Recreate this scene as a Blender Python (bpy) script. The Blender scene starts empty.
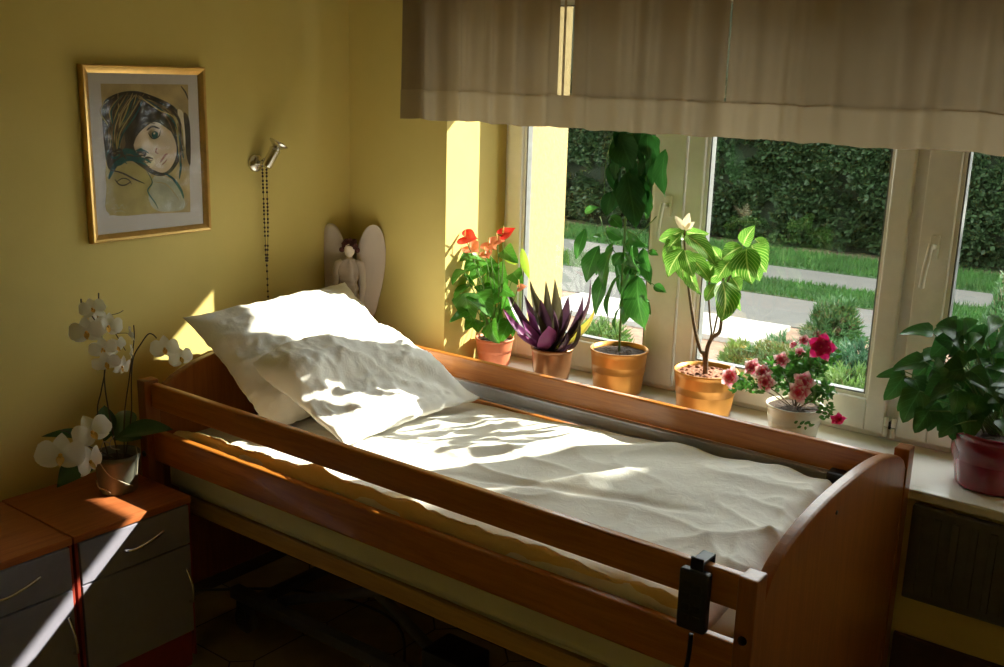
import bpy, bmesh, math, random
from mathutils import Vector as V, Matrix, noise
random.seed(7)
C = bpy.context.scene.collection
PI = math.pi
# ---------------------------------------------------------------- camera
CAM = V((3.05, -3.0, 1.93)); F = 1037.956
RC = Matrix(((0.79463, 0.16644, -0.58383), (0.60648, -0.17448, 0.77572), (0.02724, -0.97049, -0.23959)))
def at(px, py, ax, val):
    d = RC @ V((px-502.0, py-333.5, F))
    return CAM + d*((val-CAM[ax])/d[ax])
def aty(px, py, y): return at(px, py, 1, y)
cam = bpy.data.cameras.new('camera'); cam.sensor_width = 36; cam.lens = 36*F/1004; cam.clip_start = .05; cam.clip_end = 200
co = bpy.data.objects.new('camera', cam); C.objects.link(co)
m3 = Matrix((( RC[0][0], -RC[0][1], -RC[0][2]), (RC[1][0], -RC[1][1], -RC[1][2]), (RC[2][0], -RC[2][1], -RC[2][2])))
co.matrix_world = Matrix.Translation(CAM) @ m3.to_4x4()
bpy.context.scene.camera = co

# ---------------------------------------------------------------- materials
class NT:
    def __init__(s, name):
        s.m = bpy.data.materials.new(name); s.m.use_nodes = True; s.t = s.m.node_tree; s.t.nodes.clear()
        s.out = s.n('ShaderNodeOutputMaterial')
    def n(s, k, **kw):
        x = s.t.nodes.new(k)
        for a, b in kw.items(): setattr(x, a, b)
        return x
    def l(s, a, b): s.t.links.new(a, b)
    def v(s, inp, val):
        if hasattr(val, 'is_linked') or isinstance(val, bpy.types.NodeSocket): s.l(val, inp)
        else: inp.default_value = val
    def math(s, op, a, b=0.0, clamp=False):
        x = s.n('ShaderNodeMath', operation=op, use_clamp=clamp); s.v(x.inputs[0], a); s.v(x.inputs[1], b); return x.outputs[0]
    def mix(s, f, a, b):
        x = s.n('ShaderNodeMix', data_type='RGBA'); s.v(x.inputs[0], f)
        s.v(x.inputs[6], a if not isinstance(a, tuple) else (*a, 1)); s.v(x.inputs[7], b if not isinstance(b, tuple) else (*b, 1)); return x.outputs[2]
    def coord(s, which='Object', scale=(1, 1, 1)):
        c = s.n('ShaderNodeTexCoord'); mp = s.n('ShaderNodeMapping'); s.l(c.outputs[which], mp.inputs[0]); mp.inputs[3].default_value = scale; return mp.outputs[0]
    def noise(s, vec, scale, detail=4, rough=.55, dist=0):
        x = s.n('ShaderNodeTexNoise'); s.l(vec, x.inputs['Vector']); x.inputs['Scale'].default_value = scale; x.inputs['Detail'].default_value = detail
        x.inputs['Roughness'].default_value = rough; x.inputs['Distortion'].default_value = dist; return x.outputs[0]
    def ramp(s, f, stops):
        x = s.n('ShaderNodeValToRGB'); s.l(f, x.inputs[0]); e = x.color_ramp.elements
        while len(e) < len(stops): e.new(.5)
        for i, (p, c) in enumerate(stops): e[i].position = p; e[i].color = (*c, 1)
        return x.outputs[0]
    def bump(s, h, st, dist=.01):
        x = s.n('ShaderNodeBump'); x.inputs['Strength'].default_value = st; x.inputs['Distance'].default_value = dist; s.l(h, x.inputs['Height']); return x.outputs[0]
    def pbr(s, col, rough=.5, metal=0, spec=.5, nrm=None, coat=0, sheen=0, trans=0):
        p = s.n('ShaderNodeBsdfPrincipled'); s.v(p.inputs['Base Color'], (*col, 1) if isinstance(col, tuple) else col)
        s.v(p.inputs['Roughness'], rough); p.inputs['Metallic'].default_value = metal; p.inputs['Specular IOR Level'].default_value = spec
        p.inputs['Coat Weight'].default_value = coat; p.inputs['Sheen Weight'].default_value = sheen
        if nrm is not None: s.l(nrm, p.inputs['Normal'])
        if trans:
            t = s.n('ShaderNodeBsdfTranslucent'); s.v(t.inputs[0], (*col, 1) if isinstance(col, tuple) else col)
            if nrm is not None: s.l(nrm, t.inputs['Normal'])
            mx = s.n('ShaderNodeMixShader'); mx.inputs[0].default_value = trans; s.l(p.outputs[0], mx.inputs[1]); s.l(t.outputs[0], mx.inputs[2])
            s.l(mx.outputs[0], s.out.inputs[0]); s.m.use_backface_culling = False; return mx.outputs[0]
        s.l(p.outputs[0], s.out.inputs[0]); return p.outputs[0]

def plain(name, col, rough=.5, metal=0, spec=.5, var=.12, sc=30, bump=0.0, coat=0, sheen=0, trans=0):
    t = NT(name); c = t.coord(); n = t.noise(c, sc)
    d = tuple(x*(1-var) for x in col); b = tuple(min(1, x*(1+var)) for x in col)
    colr = t.ramp(n, [(.3, d), (.7, b)])
    t.pbr(colr, rough, metal, spec, t.bump(n, bump) if bump else None, coat, sheen, trans); return t.m
def wood(name, dark, light, axis=0, rough=.35, coat=.15, sc=1.0):
    t = NT(name); s = [14*sc]*3; s[axis] = 1.0*sc
    c = t.coord('Object', tuple(s)); n = t.noise(c, 3, 6, .6, 1.2); n2 = t.noise(c, 16, 3, .6)
    f = t.math('ADD', t.math('MULTIPLY', n, .75), t.math('MULTIPLY', n2, .25))
    t.pbr(t.ramp(f, [(.35, dark), (.5, tuple((a+b)/2 for a, b in zip(dark, light))), (.66, light)]), rough, 0, .45, t.bump(f, .08, .003), coat); return t.m
def leafm(name, base, tip, vein=None, freq=9, slope=.9, vw=.82, trans=.35, rough=.38):
    t = NT(name); uv = t.n('ShaderNodeUVMap'); sp = t.n('ShaderNodeSeparateXYZ'); t.l(uv.outputs[0], sp.inputs[0])
    u = t.math('ABSOLUTE', t.math('SUBTRACT', sp.outputs[0], .5)); vv = sp.outputs[1]
    c = t.coord(); n = t.noise(c, 18, 3)
    col = t.mix(n, base, tip)
    ph = t.math('MULTIPLY', t.math('SUBTRACT', vv, t.math('MULTIPLY', u, slope)), freq)
    fr = t.math('ABSOLUTE', t.math('SUBTRACT', t.math('FRACT', ph), .5))
    st = t.math('GREATER_THAN', fr, vw/2); mid = t.math('LESS_THAN', u, .03)
    msk = t.math('MAXIMUM', st, mid)
    if vein: col = t.mix(msk, col, vein)
    t.pbr(col, rough, 0, .5, t.bump(msk, -.25, .002), 0, 0, trans); return t.m

M = {}
t = NT('yellow_wall_paint'); c = t.coord(); n = t.noise(c, 3.0, 5); n2 = t.noise(c, 160, 2)
t.pbr(t.ramp(n, [(.3, (.68, .55, .18)), (.7, (.74, .60, .21))]), .75, 0, .25, t.bump(n2, .12, .002)); M['wall'] = t.m
M['ceil'] = plain('ceiling_paint', (.72, .68, .55), .9)
M['reveal'] = plain('window_reveal_paint', (.68, .56, .24), .7)
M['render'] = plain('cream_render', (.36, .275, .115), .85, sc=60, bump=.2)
# octagon and square floor tile
t = NT('octagon_floor_tile'); c = t.n('ShaderNodeTexCoord'); sp = t.n('ShaderNodeSeparateXYZ'); t.l(c.outputs['Object'], sp.inputs[0])
def lat(o, off):
    a = t.math('DIVIDE', t.math('SUBTRACT', o, off), .33); a = t.math('SUBTRACT', a, t.math('ROUND', a)); return t.math('MULTIPLY', t.math('ABSOLUTE', a), .33)
dx = lat(sp.outputs[0], .53); dy = lat(sp.outputs[1], -.713); r = t.math('ADD', dx, dy)
g1 = t.math('LESS_THAN', t.math('MINIMUM', dx, dy), .0028); g1 = t.math('MULTIPLY', g1, t.math('GREATER_THAN', r, .058))
g2 = t.math('LESS_THAN', t.math('ABSOLUTE', t.math('SUBTRACT', r, .058)), .004); g = t.math('MAXIMUM', g1, g2)
n = t.noise(t.coord(), 9, 5)
col = t.mix(g, t.ramp(n, [(.3, (.34, .26, .13)), (.7, (.46, .36, .19))]), (.05, .035, .02))
t.pbr(col, .38, 0, .4, t.bump(g, -.5, .003)); M['floor'] = t.m
M['wood'] = wood('beech_bed_wood', (.38, .115, .014), (.55, .20, .030), 0)
M['woody'] = wood('beech_bed_wood_across', (.37, .125, .026), (.56, .215, .052), 1)
M['woodz'] = wood('beech_bed_wood_upright', (.25, .078, .014), (.37, .125, .026), 2)
M['beam'] = wood('pale_bed_beam_wood', (.42, .24, .07), (.60, .36, .12), 0)
M['top'] = wood('reddish_cabinet_wood', (.36, .10, .03), (.52, .165, .055), 1)
M['red'] = plain('dark_red_cabinet_edge', (.35, .05, .03), .45)
M['front'] = plain('grey_cabinet_front', (.29, .28, .36), .5, var=.05)
M['carc'] = plain('dark_cabinet_side', (.16, .13, .12), .5, var=.05)
M['chrome'] = plain('brushed_chrome', (.72, .70, .66), .22, 1, var=.05)
M['alu'] = plain('grey_aluminium', (.46, .48, .54), .35, .55, var=.06)
M['steel'] = plain('dark_painted_steel', (.10, .10, .11), .45)
M['black'] = plain('black_plastic', (.012, .013, .018), .4, var=.2)
M['button'] = plain('black_rubber_button', (.02, .02, .024), .7)
M['rubber'] = plain('grey_rubber', (.08, .08, .08), .8)
M['pvc'] = plain('white_window_plastic', (.86, .85, .80), .28, var=.03)
M['gask'] = plain('grey_window_gasket', (.16, .17, .17), .6)
M['sill'] = plain('white_sill_stone', (.78, .76, .70), .22, var=.04, sc=8)
M['linen'] = None
def cloth(name, col, weave=420, trans=.0, b=.25):
    t = NT(name); c = t.coord(); n = t.noise(c, 6, 5); w = t.noise(c, weave, 2); n3 = t.noise(c, 22, 5, .6, .6)
    h = t.math('ADD', t.math('MULTIPLY', w, .15), n3)
    d = tuple(x*.96 for x in col); t.pbr(t.ramp(n, [(.3, d), (.7, col)]), .9, 0, .1, t.bump(h, b, .012), 0, .15, trans); return t.m
M['linen'] = cloth('white_bed_linen', (.86, .85, .80))
M['case'] = cloth('white_pillow_cotton', (.88, .87, .83), b=.3)
M['matt'] = cloth('pale_mattress_cover', (.74, .70, .52), b=.1)
M['sheet'] = cloth('golden_glow_cloth', (.84, .66, .33), b=.35)  # golden tone holds the sun glow coming through the cloth
# sheer curtain
t = NT('sheer_curtain_fabric'); c = t.coord(); w = t.noise(c, 300, 2); n = t.noise(c, 5, 4)
col = t.ramp(n, [(.3, (.25, .19, .115)), (.7, (.285, .22, .135))])
d = t.n('ShaderNodeBsdfDiffuse'); t.l(col, d.inputs[0]); tr = t.n('ShaderNodeBsdfTranslucent'); t.l(col, tr.inputs[0]); tp = t.n('ShaderNodeBsdfTransparent')
m1 = t.n('ShaderNodeMixShader'); m1.inputs[0].default_value = .45; t.l(d.outputs[0], m1.inputs[1]); t.l(tr.outputs[0], m1.inputs[2])
m2 = t.n('ShaderNodeMixShader'); xs = t.noise(t.coord('Object', (1, 0, .04)), 26, 2, .5); sp = t.n('ShaderNodeSeparateXYZ'); t.l(t.coord(), sp.inputs[0]); cx_ = sp.outputs[0]
def slot(a, b): return t.math('MULTIPLY', t.math('GREATER_THAN', cx_, a), t.math('LESS_THAN', cx_, b))
sl = t.math('MULTIPLY', t.math('MAXIMUM', t.math('MAXIMUM', slot(1.062, 1.076), slot(1.084, 1.104)), slot(1.645, 1.651)), t.math('GREATER_THAN', sp.outputs[2], 1.862))
t.l(t.math('ADD', t.math('ADD', t.math('MULTIPLY', t.math('SUBTRACT', xs, .66, True), 1.2, True), .015), t.math('MULTIPLY', sl, .45)), m2.inputs[0]); t.l(m1.outputs[0], m2.inputs[1]); t.l(tp.outputs[0], m2.inputs[2]); t.l(m2.outputs[0], t.out.inputs[0]); M['curtain'] = t.m
t = NT('curtain_hem_fabric'); d = t.n('ShaderNodeBsdfDiffuse'); tr = t.n('ShaderNodeBsdfTranslucent'); d.inputs[0].default_value = tr.inputs[0].default_value = (.33, .26, .16, 1)
m1 = t.n('ShaderNodeMixShader'); m1.inputs[0].default_value = .5; t.l(d.outputs[0], m1.inputs[1]); t.l(tr.outputs[0], m1.inputs[2]); t.l(m1.outputs[0], t.out.inputs[0]); M['hem'] = t.m
# clear glass
def glassm(name, tint, k=1.0):
    t = NT(name); lw = t.n('ShaderNodeLayerWeight'); lw.inputs[0].default_value = .5; fz = t.math('ADD', t.math('MULTIPLY', t.math('POWER', lw.outputs['Facing'], 5.0), .96), .04); g = t.n('ShaderNodeBsdfGlossy'); g.inputs['Roughness'].default_value = .01
    tp = t.n('ShaderNodeBsdfTransparent'); tp.inputs[0].default_value = (*tint, 1); mx = t.n('ShaderNodeMixShader')
    t.l(t.math('MULTIPLY', fz, k), mx.inputs[0]); t.l(tp.outputs[0], mx.inputs[1]); t.l(g.outputs[0], mx.inputs[2]); t.l(mx.outputs[0], t.out.inputs[0]); return t.m
M['glass'] = glassm('clear_window_glass', (.97, .985, .975))
M['potglass'] = plain('cloudy_grey_pot_plastic', (.17, .175, .14), .4)
M['pglass'] = glassm('picture_glass', (.98, .98, .98), .22)
M['gold'] = plain('satin_gold_frame', (.75, .48, .16), .35, .85, var=.1)
M['goldpot'] = plain('bronze_gold_pot_glaze', (.58, .27, .06), .38, .6, var=.08, sc=14)
M['bronze'] = plain('brown_bronze_pot_foil', (.34, .17, .08), .3, .7, var=.15, sc=14)
M['terra'] = plain('terracotta_plastic', (.62, .19, .09), .55, var=.06)
M['creampot'] = plain('cream_ceramic', (.72, .68, .52), .25, var=.04)
M['redpot'] = plain('dark_red_glazed_ceramic', (.26, .012, .035), .22, var=.12, coat=.4)
M['soil'] = plain('dark_potting_soil', (.055, .03, .015), .95, sc=90, var=.5, bump=1)
M['clay'] = plain('reddish_bark_chips', (.30, .13, .075), .9, sc=70, var=.35, bump=.8)
M['stem'] = plain('green_plant_stem', (.12, .22, .05), .6)
M['bark'] = plain('brown_woody_stem', (.13, .09, .05), .8, sc=120, var=.4, bump=.5)
M['darkstem'] = plain('dark_orchid_stem', (.06, .045, .02), .6)
M['root'] = plain('pale_aerial_root', (.45, .42, .32), .8)
M['lf_anth'] = leafm('anthurium_leaf', (.045, .19, .015), (.10, .34, .03), (.12, .36, .07), 5, .6, .92)
M['lf_pale'] = leafm('yellow_green_leaf', (.30, .50, .04), (.45, .62, .08), trans=.45)
M['lf_purp'] = leafm('purple_sword_leaf', (.045, .014, .045), (.08, .04, .05), trans=.3)
M['lf_mag'] = leafm('magenta_underleaf', (.25, .06, .22), (.36, .10, .30), trans=.3)
M['lf_olive'] = leafm('dark_olive_sword_leaf', (.06, .05, .03), (.10, .09, .04), trans=.3)
M['lf_yel'] = leafm('yellowing_sword_leaf', (.50, .42, .05), (.60, .50, .08), trans=.4)
M['lf_tall'] = leafm('glossy_green_leaf', (.015, .085, .012), (.065, .25, .035), (.08, .26, .05), 8, .8, .92, .36, .3)
M['lf_zebra'] = leafm('zebra_veined_leaf', (.03, .15, .012), (.12, .32, .025), (.52, .64, .22), 8, 1.0, .87, .48, .35)
M['lf_new'] = leafm('cream_new_leaf', (.72, .62, .42), (.80, .70, .52), trans=.4)
M['lf_azal'] = leafm('azalea_leaf', (.03, .13, .02), (.09, .28, .04), trans=.35)
M['lf_dark'] = leafm('dark_heart_leaf', (.025, .095, .02), (.05, .17, .03), (.06, .19, .05), 5, .7, .92, .28, .35)
M['lf_orch'] = leafm('orchid_leaf', (.02, .07, .02), (.05, .14, .04), trans=.2, rough=.3)
M['petal'] = leafm('white_orchid_petal', (.82, .80, .72), (.88, .87, .80), trans=.3, rough=.6)
M['lip'] = plain('yellow_orchid_lip', (.70, .42, .08), .6)
M['spathe'] = plain('red_spathe', (.80, .035, .03), .3, var=.1, trans=.35)
M['spathe2'] = plain('salmon_spathe', (.85, .30, .18), .35, var=.15, trans=.35)
t = NT('azalea_petal'); uv = t.n('ShaderNodeUVMap'); sp = t.n('ShaderNodeSeparateXYZ'); t.l(uv.outputs[0], sp.inputs[0])
n = t.noise(t.coord(), 60, 3); rr = t.math('ADD', sp.outputs[1], t.math('MULTIPLY', t.math('SUBTRACT', n, .5), .35))
t.pbr(t.ramp(rr, [(.0, (.70, .05, .14)), (.50, (.78, .10, .22)), (.80, (.92, .74, .74))]), .55, 0, .3, None, 0, 0, .35); M['azal'] = t.m
t = NT('deep_azalea_petal'); uv = t.n('ShaderNodeUVMap'); sp = t.n('ShaderNodeSeparateXYZ'); t.l(uv.outputs[0], sp.inputs[0])
t.pbr(t.ramp(sp.outputs[1], [(.0, (.60, .01, .10)), (.8, (.75, .02, .17)), (.97, (.90, .45, .55))]), .55, 0, .3, None, 0, 0, .35); M['azal2'] = t.m
M['angel'] = cloth('linen_angel_cloth', (.62, .52, .46), b=.3)
M['wing'] = cloth('pale_angel_wing', (.66, .57, .52), b=.15)
M['face'] = plain('bare_wood_face', (.88, .74, .62), .7)
M['hair'] = plain('dark_red_brown_hair', (.10, .022, .018), .7, sc=120, var=.5, bump=1)
M['bead'] = plain('dark_wooden_bead', (.055, .03, .015), .4)
# outside
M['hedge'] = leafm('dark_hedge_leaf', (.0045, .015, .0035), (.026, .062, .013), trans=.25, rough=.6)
M['hedgecore'] = plain('hedge_inner_mass', (.012, .022, .008), .95, var=.4)
M['jun'] = leafm('juniper_spray', (.016, .058, .014), (.045, .115, .028), trans=.3, rough=.6)
M['jun2'] = leafm('blue_green_juniper_spray', (.015, .055, .026), (.04, .10, .045), trans=.3, rough=.6)
M['junl'] = leafm('light_green_spray', (.045, .105, .02), (.10, .18, .035), trans=.35, rough=.6)
M['grass'] = plain('lawn_blade', (.024, .085, .008), .7, var=.4, sc=3, trans=.3)
M['turf'] = plain('lawn_turf', (.014, .042, .006), .95, var=.4, sc=20)
M['pave'] = plain('grey_asphalt_path', (.066, .062, .054), .9, var=.12, sc=6, bump=.1)
M['slab'] = plain('pale_concrete_slab', (.24, .23, .21), .85, var=.08)
M['earth'] = plain('reddish_garden_soil', (.11, .065, .04), .95, var=.4, sc=12, bump=.5)

# ---------------------------------------------------------------- object helpers
def link(name, me, mat=None, parent=None, smooth=True):
    o = bpy.data.objects.new(name, me); C.objects.link(o)
    if mat is not None:
        for x in (mat if isinstance(mat, (list, tuple)) else [mat]): me.materials.append(x)
    if smooth:
        me.polygons.foreach_set('use_smooth', [True]*len(me.polygons))
    if parent is not None: o.parent = parent; o.matrix_parent_inverse = Matrix.Translation(-parent.location) if parent.type == 'EMPTY' else parent.matrix_world.inverted()
    return o
def mesh(name, vs, fs, mat=None, parent=None, smooth=True, uvs=None, mi=None):
    me = bpy.data.meshes.new(name); me.from_pydata([tuple(v) for v in vs], [], fs)
    if uvs:
        ul = me.uv_layers.new(name='UVMap'); li = [0]*(2*len(me.loops)); k = 0
        for L in me.loops: li[k], li[k+1] = uvs[L.vertex_index]; k += 2
        ul.data.foreach_set('uv', li)
    if mi: me.polygons.foreach_set('material_index', mi)
    me.update(); return link(name, me, mat, parent, smooth)
def tag(o, label=None, cat=None, group=None, kind=None):
    if label: o['label'] = label
    if cat: o['category'] = cat
    if group: o['group'] = group
    if kind: o['kind'] = kind
    return o
def thing(name, label, cat, loc, group=None):
    o = bpy.data.objects.new(name, None); C.objects.link(o); o.location = loc; o.empty_display_size = .05
    return tag(o, label, cat, group)
def struct(o): o['kind'] = 'structure'; return o
def boxes(name, bl, mat, parent=None, bev=.003, seg=2):
    bm = bmesh.new()
    for a, b in bl:
        r = bmesh.ops.create_cube(bm, size=1)
        for v in r['verts']: v.co = V(((a[i]+b[i])/2 + v.co[i]*(b[i]-a[i]) for i in range(3)))
    if bev: bmesh.ops.bevel(bm, geom=bm.edges[:], offset=bev, segments=seg, affect='EDGES', profile=.6)
    bmesh.ops.recalc_face_normals(bm, faces=bm.faces[:])
    me = bpy.data.meshes.new(name); bm.to_mesh(me); bm.free(); return link(name, me, mat, parent, False)
def tube(pts, rad, seg=8, cap=True):
    pts = [V(p) for p in pts]; n = len(pts); rad = rad if isinstance(rad, (list, tuple)) else [rad]*n
    vs, fs = [], []; up = None
    for i, p in enumerate(pts):
        d = (pts[min(i+1, n-1)]-pts[max(i-1, 0)]).normalized()
        if up is None:
            up = d.orthogonal().normalized()
        up = (up - d*up.dot(d)).normalized(); s = d.cross(up)
        for k in range(seg):
            a = 2*PI*k/seg; vs.append(p+(up*math.cos(a)+s*math.sin(a))*rad[i])
    for i in range(n-1):
        for k in range(seg):
            fs.append((i*seg+k, i*seg+(k+1) % seg, (i+1)*seg+(k+1) % seg, (i+1)*seg+k))
    if cap: fs.append(tuple(range(seg))[::-1]); fs.append(tuple(range((n-1)*seg, n*seg)))
    return vs, fs
def join(parts):
    vs, fs = [], []
    for a, b in parts:
        o = len(vs); vs += list(a); fs += [tuple(i+o for i in f) for f in b]
    return vs, fs
def spline(pts, n=8):
    pts = [V(p) for p in pts]; out = []
    for i in range(len(pts)-1):
        p0 = pts[max(i-1, 0)]; p1 = pts[i]; p2 = pts[i+1]; p3 = pts[min(i+2, len(pts)-1)]
        for k in range(n):
            t = k/n; out.append(.5*((2*p1)+(p2-p0)*t+(2*p0-5*p1+4*p2-p3)*t*t+(3*p1-p0-3*p2+p3)*t**3))
    out.append(pts[-1]); return out
def lathe(prof, c, seg=36, squash=1.0):
    vs, fs = [], []; c = V(c)
    for r, z in prof:
        for k in range(seg):
            a = 2*PI*k/seg; vs.append(c+V((r*math.cos(a), r*math.sin(a)*squash, z)))
    for i in range(len(prof)-1):
        for k in range(seg): fs.append((i*seg+k, i*seg+(k+1) % seg, (i+1)*seg+(k+1) % seg, (i+1)*seg+k))
    if prof[0][0] > 1e-5: fs.append(tuple(range(seg))[::-1])
    if prof[-1][0] > 1e-5: fs.append(tuple(range((len(prof)-1)*seg, len(prof)*seg)))
    return vs, fs
def ball(c, r, seg=10, rings=6):
    rr = r if isinstance(r, (tuple, list)) else (r, r, r)
    vs, fs = lathe([(math.sin(PI*i/rings)+1e-6*(i in (0, rings)), -math.cos(PI*i/rings)) for i in range(rings+1)], (0, 0, 0), seg)
    return [V(c)+V((v.x*rr[0], v.y*rr[1], v.z*rr[2])) for v in vs], fs
SH = {
 'ovate': lambda t: math.sin(PI*min(1, t)**.75)**.8 if 0 < t < 1 else 0,
 'lance': lambda t: math.sin(PI*t**.85)**.9 if 0 < t < 1 else 0,
 'sword': lambda t: (1-t)**.55*(.75+.5*t) if t < 1 else 0,
 'heart': lambda t: (min(1, (t+.06)/.14)**.5)*(1-t)**.62*1.15 if t < 1 else 0,
 'petal': lambda t: (math.sin(PI*(.08+.86*t))**.6)*(.45+.75*t) if t < 1 else .45,
 'spray': lambda t: (1-t)*.8+.2*math.sin(PI*t),
}
class Leaves:
    def __init__(s): s.v = []; s.f = []; s.u = []; s.mi = []
    def leaf(s, b, tip, w, up=V((0, 0, 1)), shape='ovate', droop=.15, fold=.25, n=8, m=0, wave=0.0, half=2):
        b = V(b); tip = V(tip); d = tip-b; L = d.length
        if L < 1e-5: return
        d /= L; side = d.cross(up)
        if side.length < .05: side = d.orthogonal()
        side.normalize(); nn = side.cross(d).normalized(); o = len(s.v); cols = 2*half+1; fn = SH[shape]; ph = random.random()*6
        for i in range(n+1):
            t = i/n; c = b+d*(L*t)+nn*(droop*L*4*t*(1-t)); ww = w*.5*fn(t)
            for k in range(cols):
                q = (k-half)/half; z = fold*abs(q)*ww + wave*w*math.sin(t*11+ph+q*2)*abs(q)
                s.v.append(c+side*(q*ww)+nn*z); s.u.append((.5+q*.5, t))
        for i in range(n):
            for k in range(cols-1):
                a = o+i*cols+k; s.f.append((a, a+1, a+cols+1, a+cols)); s.mi.append(m)
    def add(s, part, m=0):
        o = len(s.v); s.v += list(part[0]); s.u += [(.5, .5)]*len(part[0])
        for f in part[1]: s.f.append(tuple(i+o for i in f)); s.mi.append(m)
    def build(s, name, mats, parent=None): return mesh(name, s.v, s.f, mats, parent, True, s.u, s.mi)

# ================================================================ THE ROOM
X0, X1, YB, H = 0.0, 3.95, -3.6, 2.62
RX0, RX1, RZ0, RZ1, YO = .51, 3.12, .775, 2.300, .69      # window opening, outer face of the wall
YF = .34                                                 # inner face of the window frame
def flat(name, a, b, mat): return struct(boxes(name, [(a, b)], mat, None, 0))
flat('floor', (X0-.2, YB-.2, -.1), (X1+.2, 0, 0), M['floor'])
flat('ceiling', (X0-.2, YB-.2, H), (X1+.2, YO, H+.15), M['ceil'])
flat('wall_left', (X0-.2, YB-.2, 0), (X0, YO, H), M['wall'])
flat('wall_right', (X1, YB-.2, 0), (X1+.2, YO, H), M['wall'])
flat('wall_front', (X0, YB-.2, 0), (X1, YB, H), M['wall'])
struct(boxes('wall_back', [((X0, 0, -.6), (RX0, YO-.02, H)), ((RX1, 0, -.6), (X1, YO-.02, H)), ((RX0, 0, -.6), (RX1, YO-.02, RZ0)), ((RX0, 0, RZ1+.08), (RX1, YO-.02, H))], M['wall'], None, 0))
# cream outer skin that wraps the outer reveal
struct(boxes('trim_1', [((-.2, YO-.02, -.6), (RX0+.08, YO, H)), ((RX1-.08, YO-.02, -.6), (X1+.2, YO, H)), ((RX0+.08, YO-.02, -.6), (RX1-.08, YO, RZ0+.05)), ((RX0+.08, YO-.02, RZ1), (RX1-.08, YO, H)),
   ((RX0, .43, RZ0+.05), (RX0+.08, YO-.02, RZ1)), ((RX1-.08, .43, RZ0+.05), (RX1, YO-.02, RZ1)), ((RX0, .43, RZ1), (RX1, YO-.02, RZ1+.08)), ((RX0, .43, RZ0), (RX1, YO-.02, RZ0+.05))], M['render'], None, 0))
sill = struct(boxes('window_sill', [((RX0, .0, RZ0), (RX1, .42, .805)), ((RX0+.0, -.03, RZ0+.0), (RX1+.03, .01, .805))], M['sill'], None, .006)); sill.name = 'trim_2'
struct(boxes('baseboard_back', [((2.31, -.016, 0), (X1, -.0, .34))], plain('dark_brown_tile_dado', (.07, .035, .02), .5), None, .003))
struct(boxes('baseboard_left', [((.0, -1.12, 0), (.012, -.002, .07))], M['carc'], None, .002))

# ---------------------------------------------------------------- windows
ZT = RZ1+.0; ZB = .805
def bars(x0, x1, z0, z1, gx0, gx1, gz0, gz1, y0, y1):
    return [((x0, y0, z0), (gx0, y1, z1)), ((gx1, y0, z0), (x1, y1, z1)), ((gx0, y0, z0), (gx1, y1, gz0)), ((gx0, y0, gz1), (gx1, y1, z1))]
struct(boxes('trim_3', bars(RX0, RX1, ZB, ZT+.07, RX0+.045, RX1-.045, ZB+.035, ZT, YF+.028, YF+.09)+[((2.105, YF+.028, ZB+.035), (2.150, YF+.09, ZT))], M['pvc'], None, .004))
def window(n, x0, x1, gx0, gx1, handle=None):
    gz0 = .935; gz1 = ZT-.09
    f = struct(boxes('window_%d' % n, bars(x0, x1, ZB+.022, ZT-.01, gx0, gx1, gz0, gz1, YF, YF+.06), M['pvc'], None, .007, 3))
    w = .012
    boxes('glazing_bead', bars(gx0-.001, gx1+.001, gz0-.001, gz1+.001, gx0+w, gx1-w, gz0+w, gz1-w, YF+.012, YF+.034), M['pvc'], f, .003)
    boxes('gasket', bars(gx0+w-.001, gx1-w+.001, gz0+w-.001, gz1-w+.001, gx0+w+.005, gx1-w-.005, gz0+w+.005, gz1-w-.005, YF+.016, YF+.046), M['gask'], f, 0)
    boxes('pane', [((gx0+.008, YF+.036, gz0+.008), (gx1-.008, YF+.040, gz1-.008))], M['glass'], f, 0)
    if handle:
        hx, hz = handle
        hp = boxes('handle', [((hx-.014, YF-.010, hz-.04), (hx+.014, YF+.001, hz+.035))], M['pvc'], f, .004, 3)
        a, b = tube([(hx, YF-.008, hz), (hx, YF-.045, hz)], .009, 12); e = tube(spline([(hx, YF-.043, hz+.012), (hx-.003, YF-.05, hz-.03), (hx-.008, YF-.052, hz-.075), (hx-.012, YF-.048, hz-.125)]), .0085, 10)
        v, fc = join([(a, b), e]); mesh('lever', v, fc, M['pvc'], hp)
    return f
w1 = window(1, RX0+.03, 1.325, .61, 1.205, (1.270, 1.50))
w2 = window(2, 1.333, 2.108, 1.40, 2.045)
w3 = window(3, 2.148, 3.09, 2.245, 3.0, (2.197, 1.46))
tag(w3, None)
def hinge(x, z, par): v, f = join([tube([(x, YF-.006, z-.035), (x, YF-.006, z-.004)], .0075, 10), tube([(x, YF-.006, z+.0), (x, YF-.006, z+.03)], .0075, 10)]); return mesh('hinge', v, f, M['pvc'], par)
hinge(2.118, .86, w2); hinge(2.142, .86, w3)
boxes('hinge_gap', [((2.125, YF-.004, .80+.05), (2.135, YF+.02, .80+.075))], M['black'], w3, .001)

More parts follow.
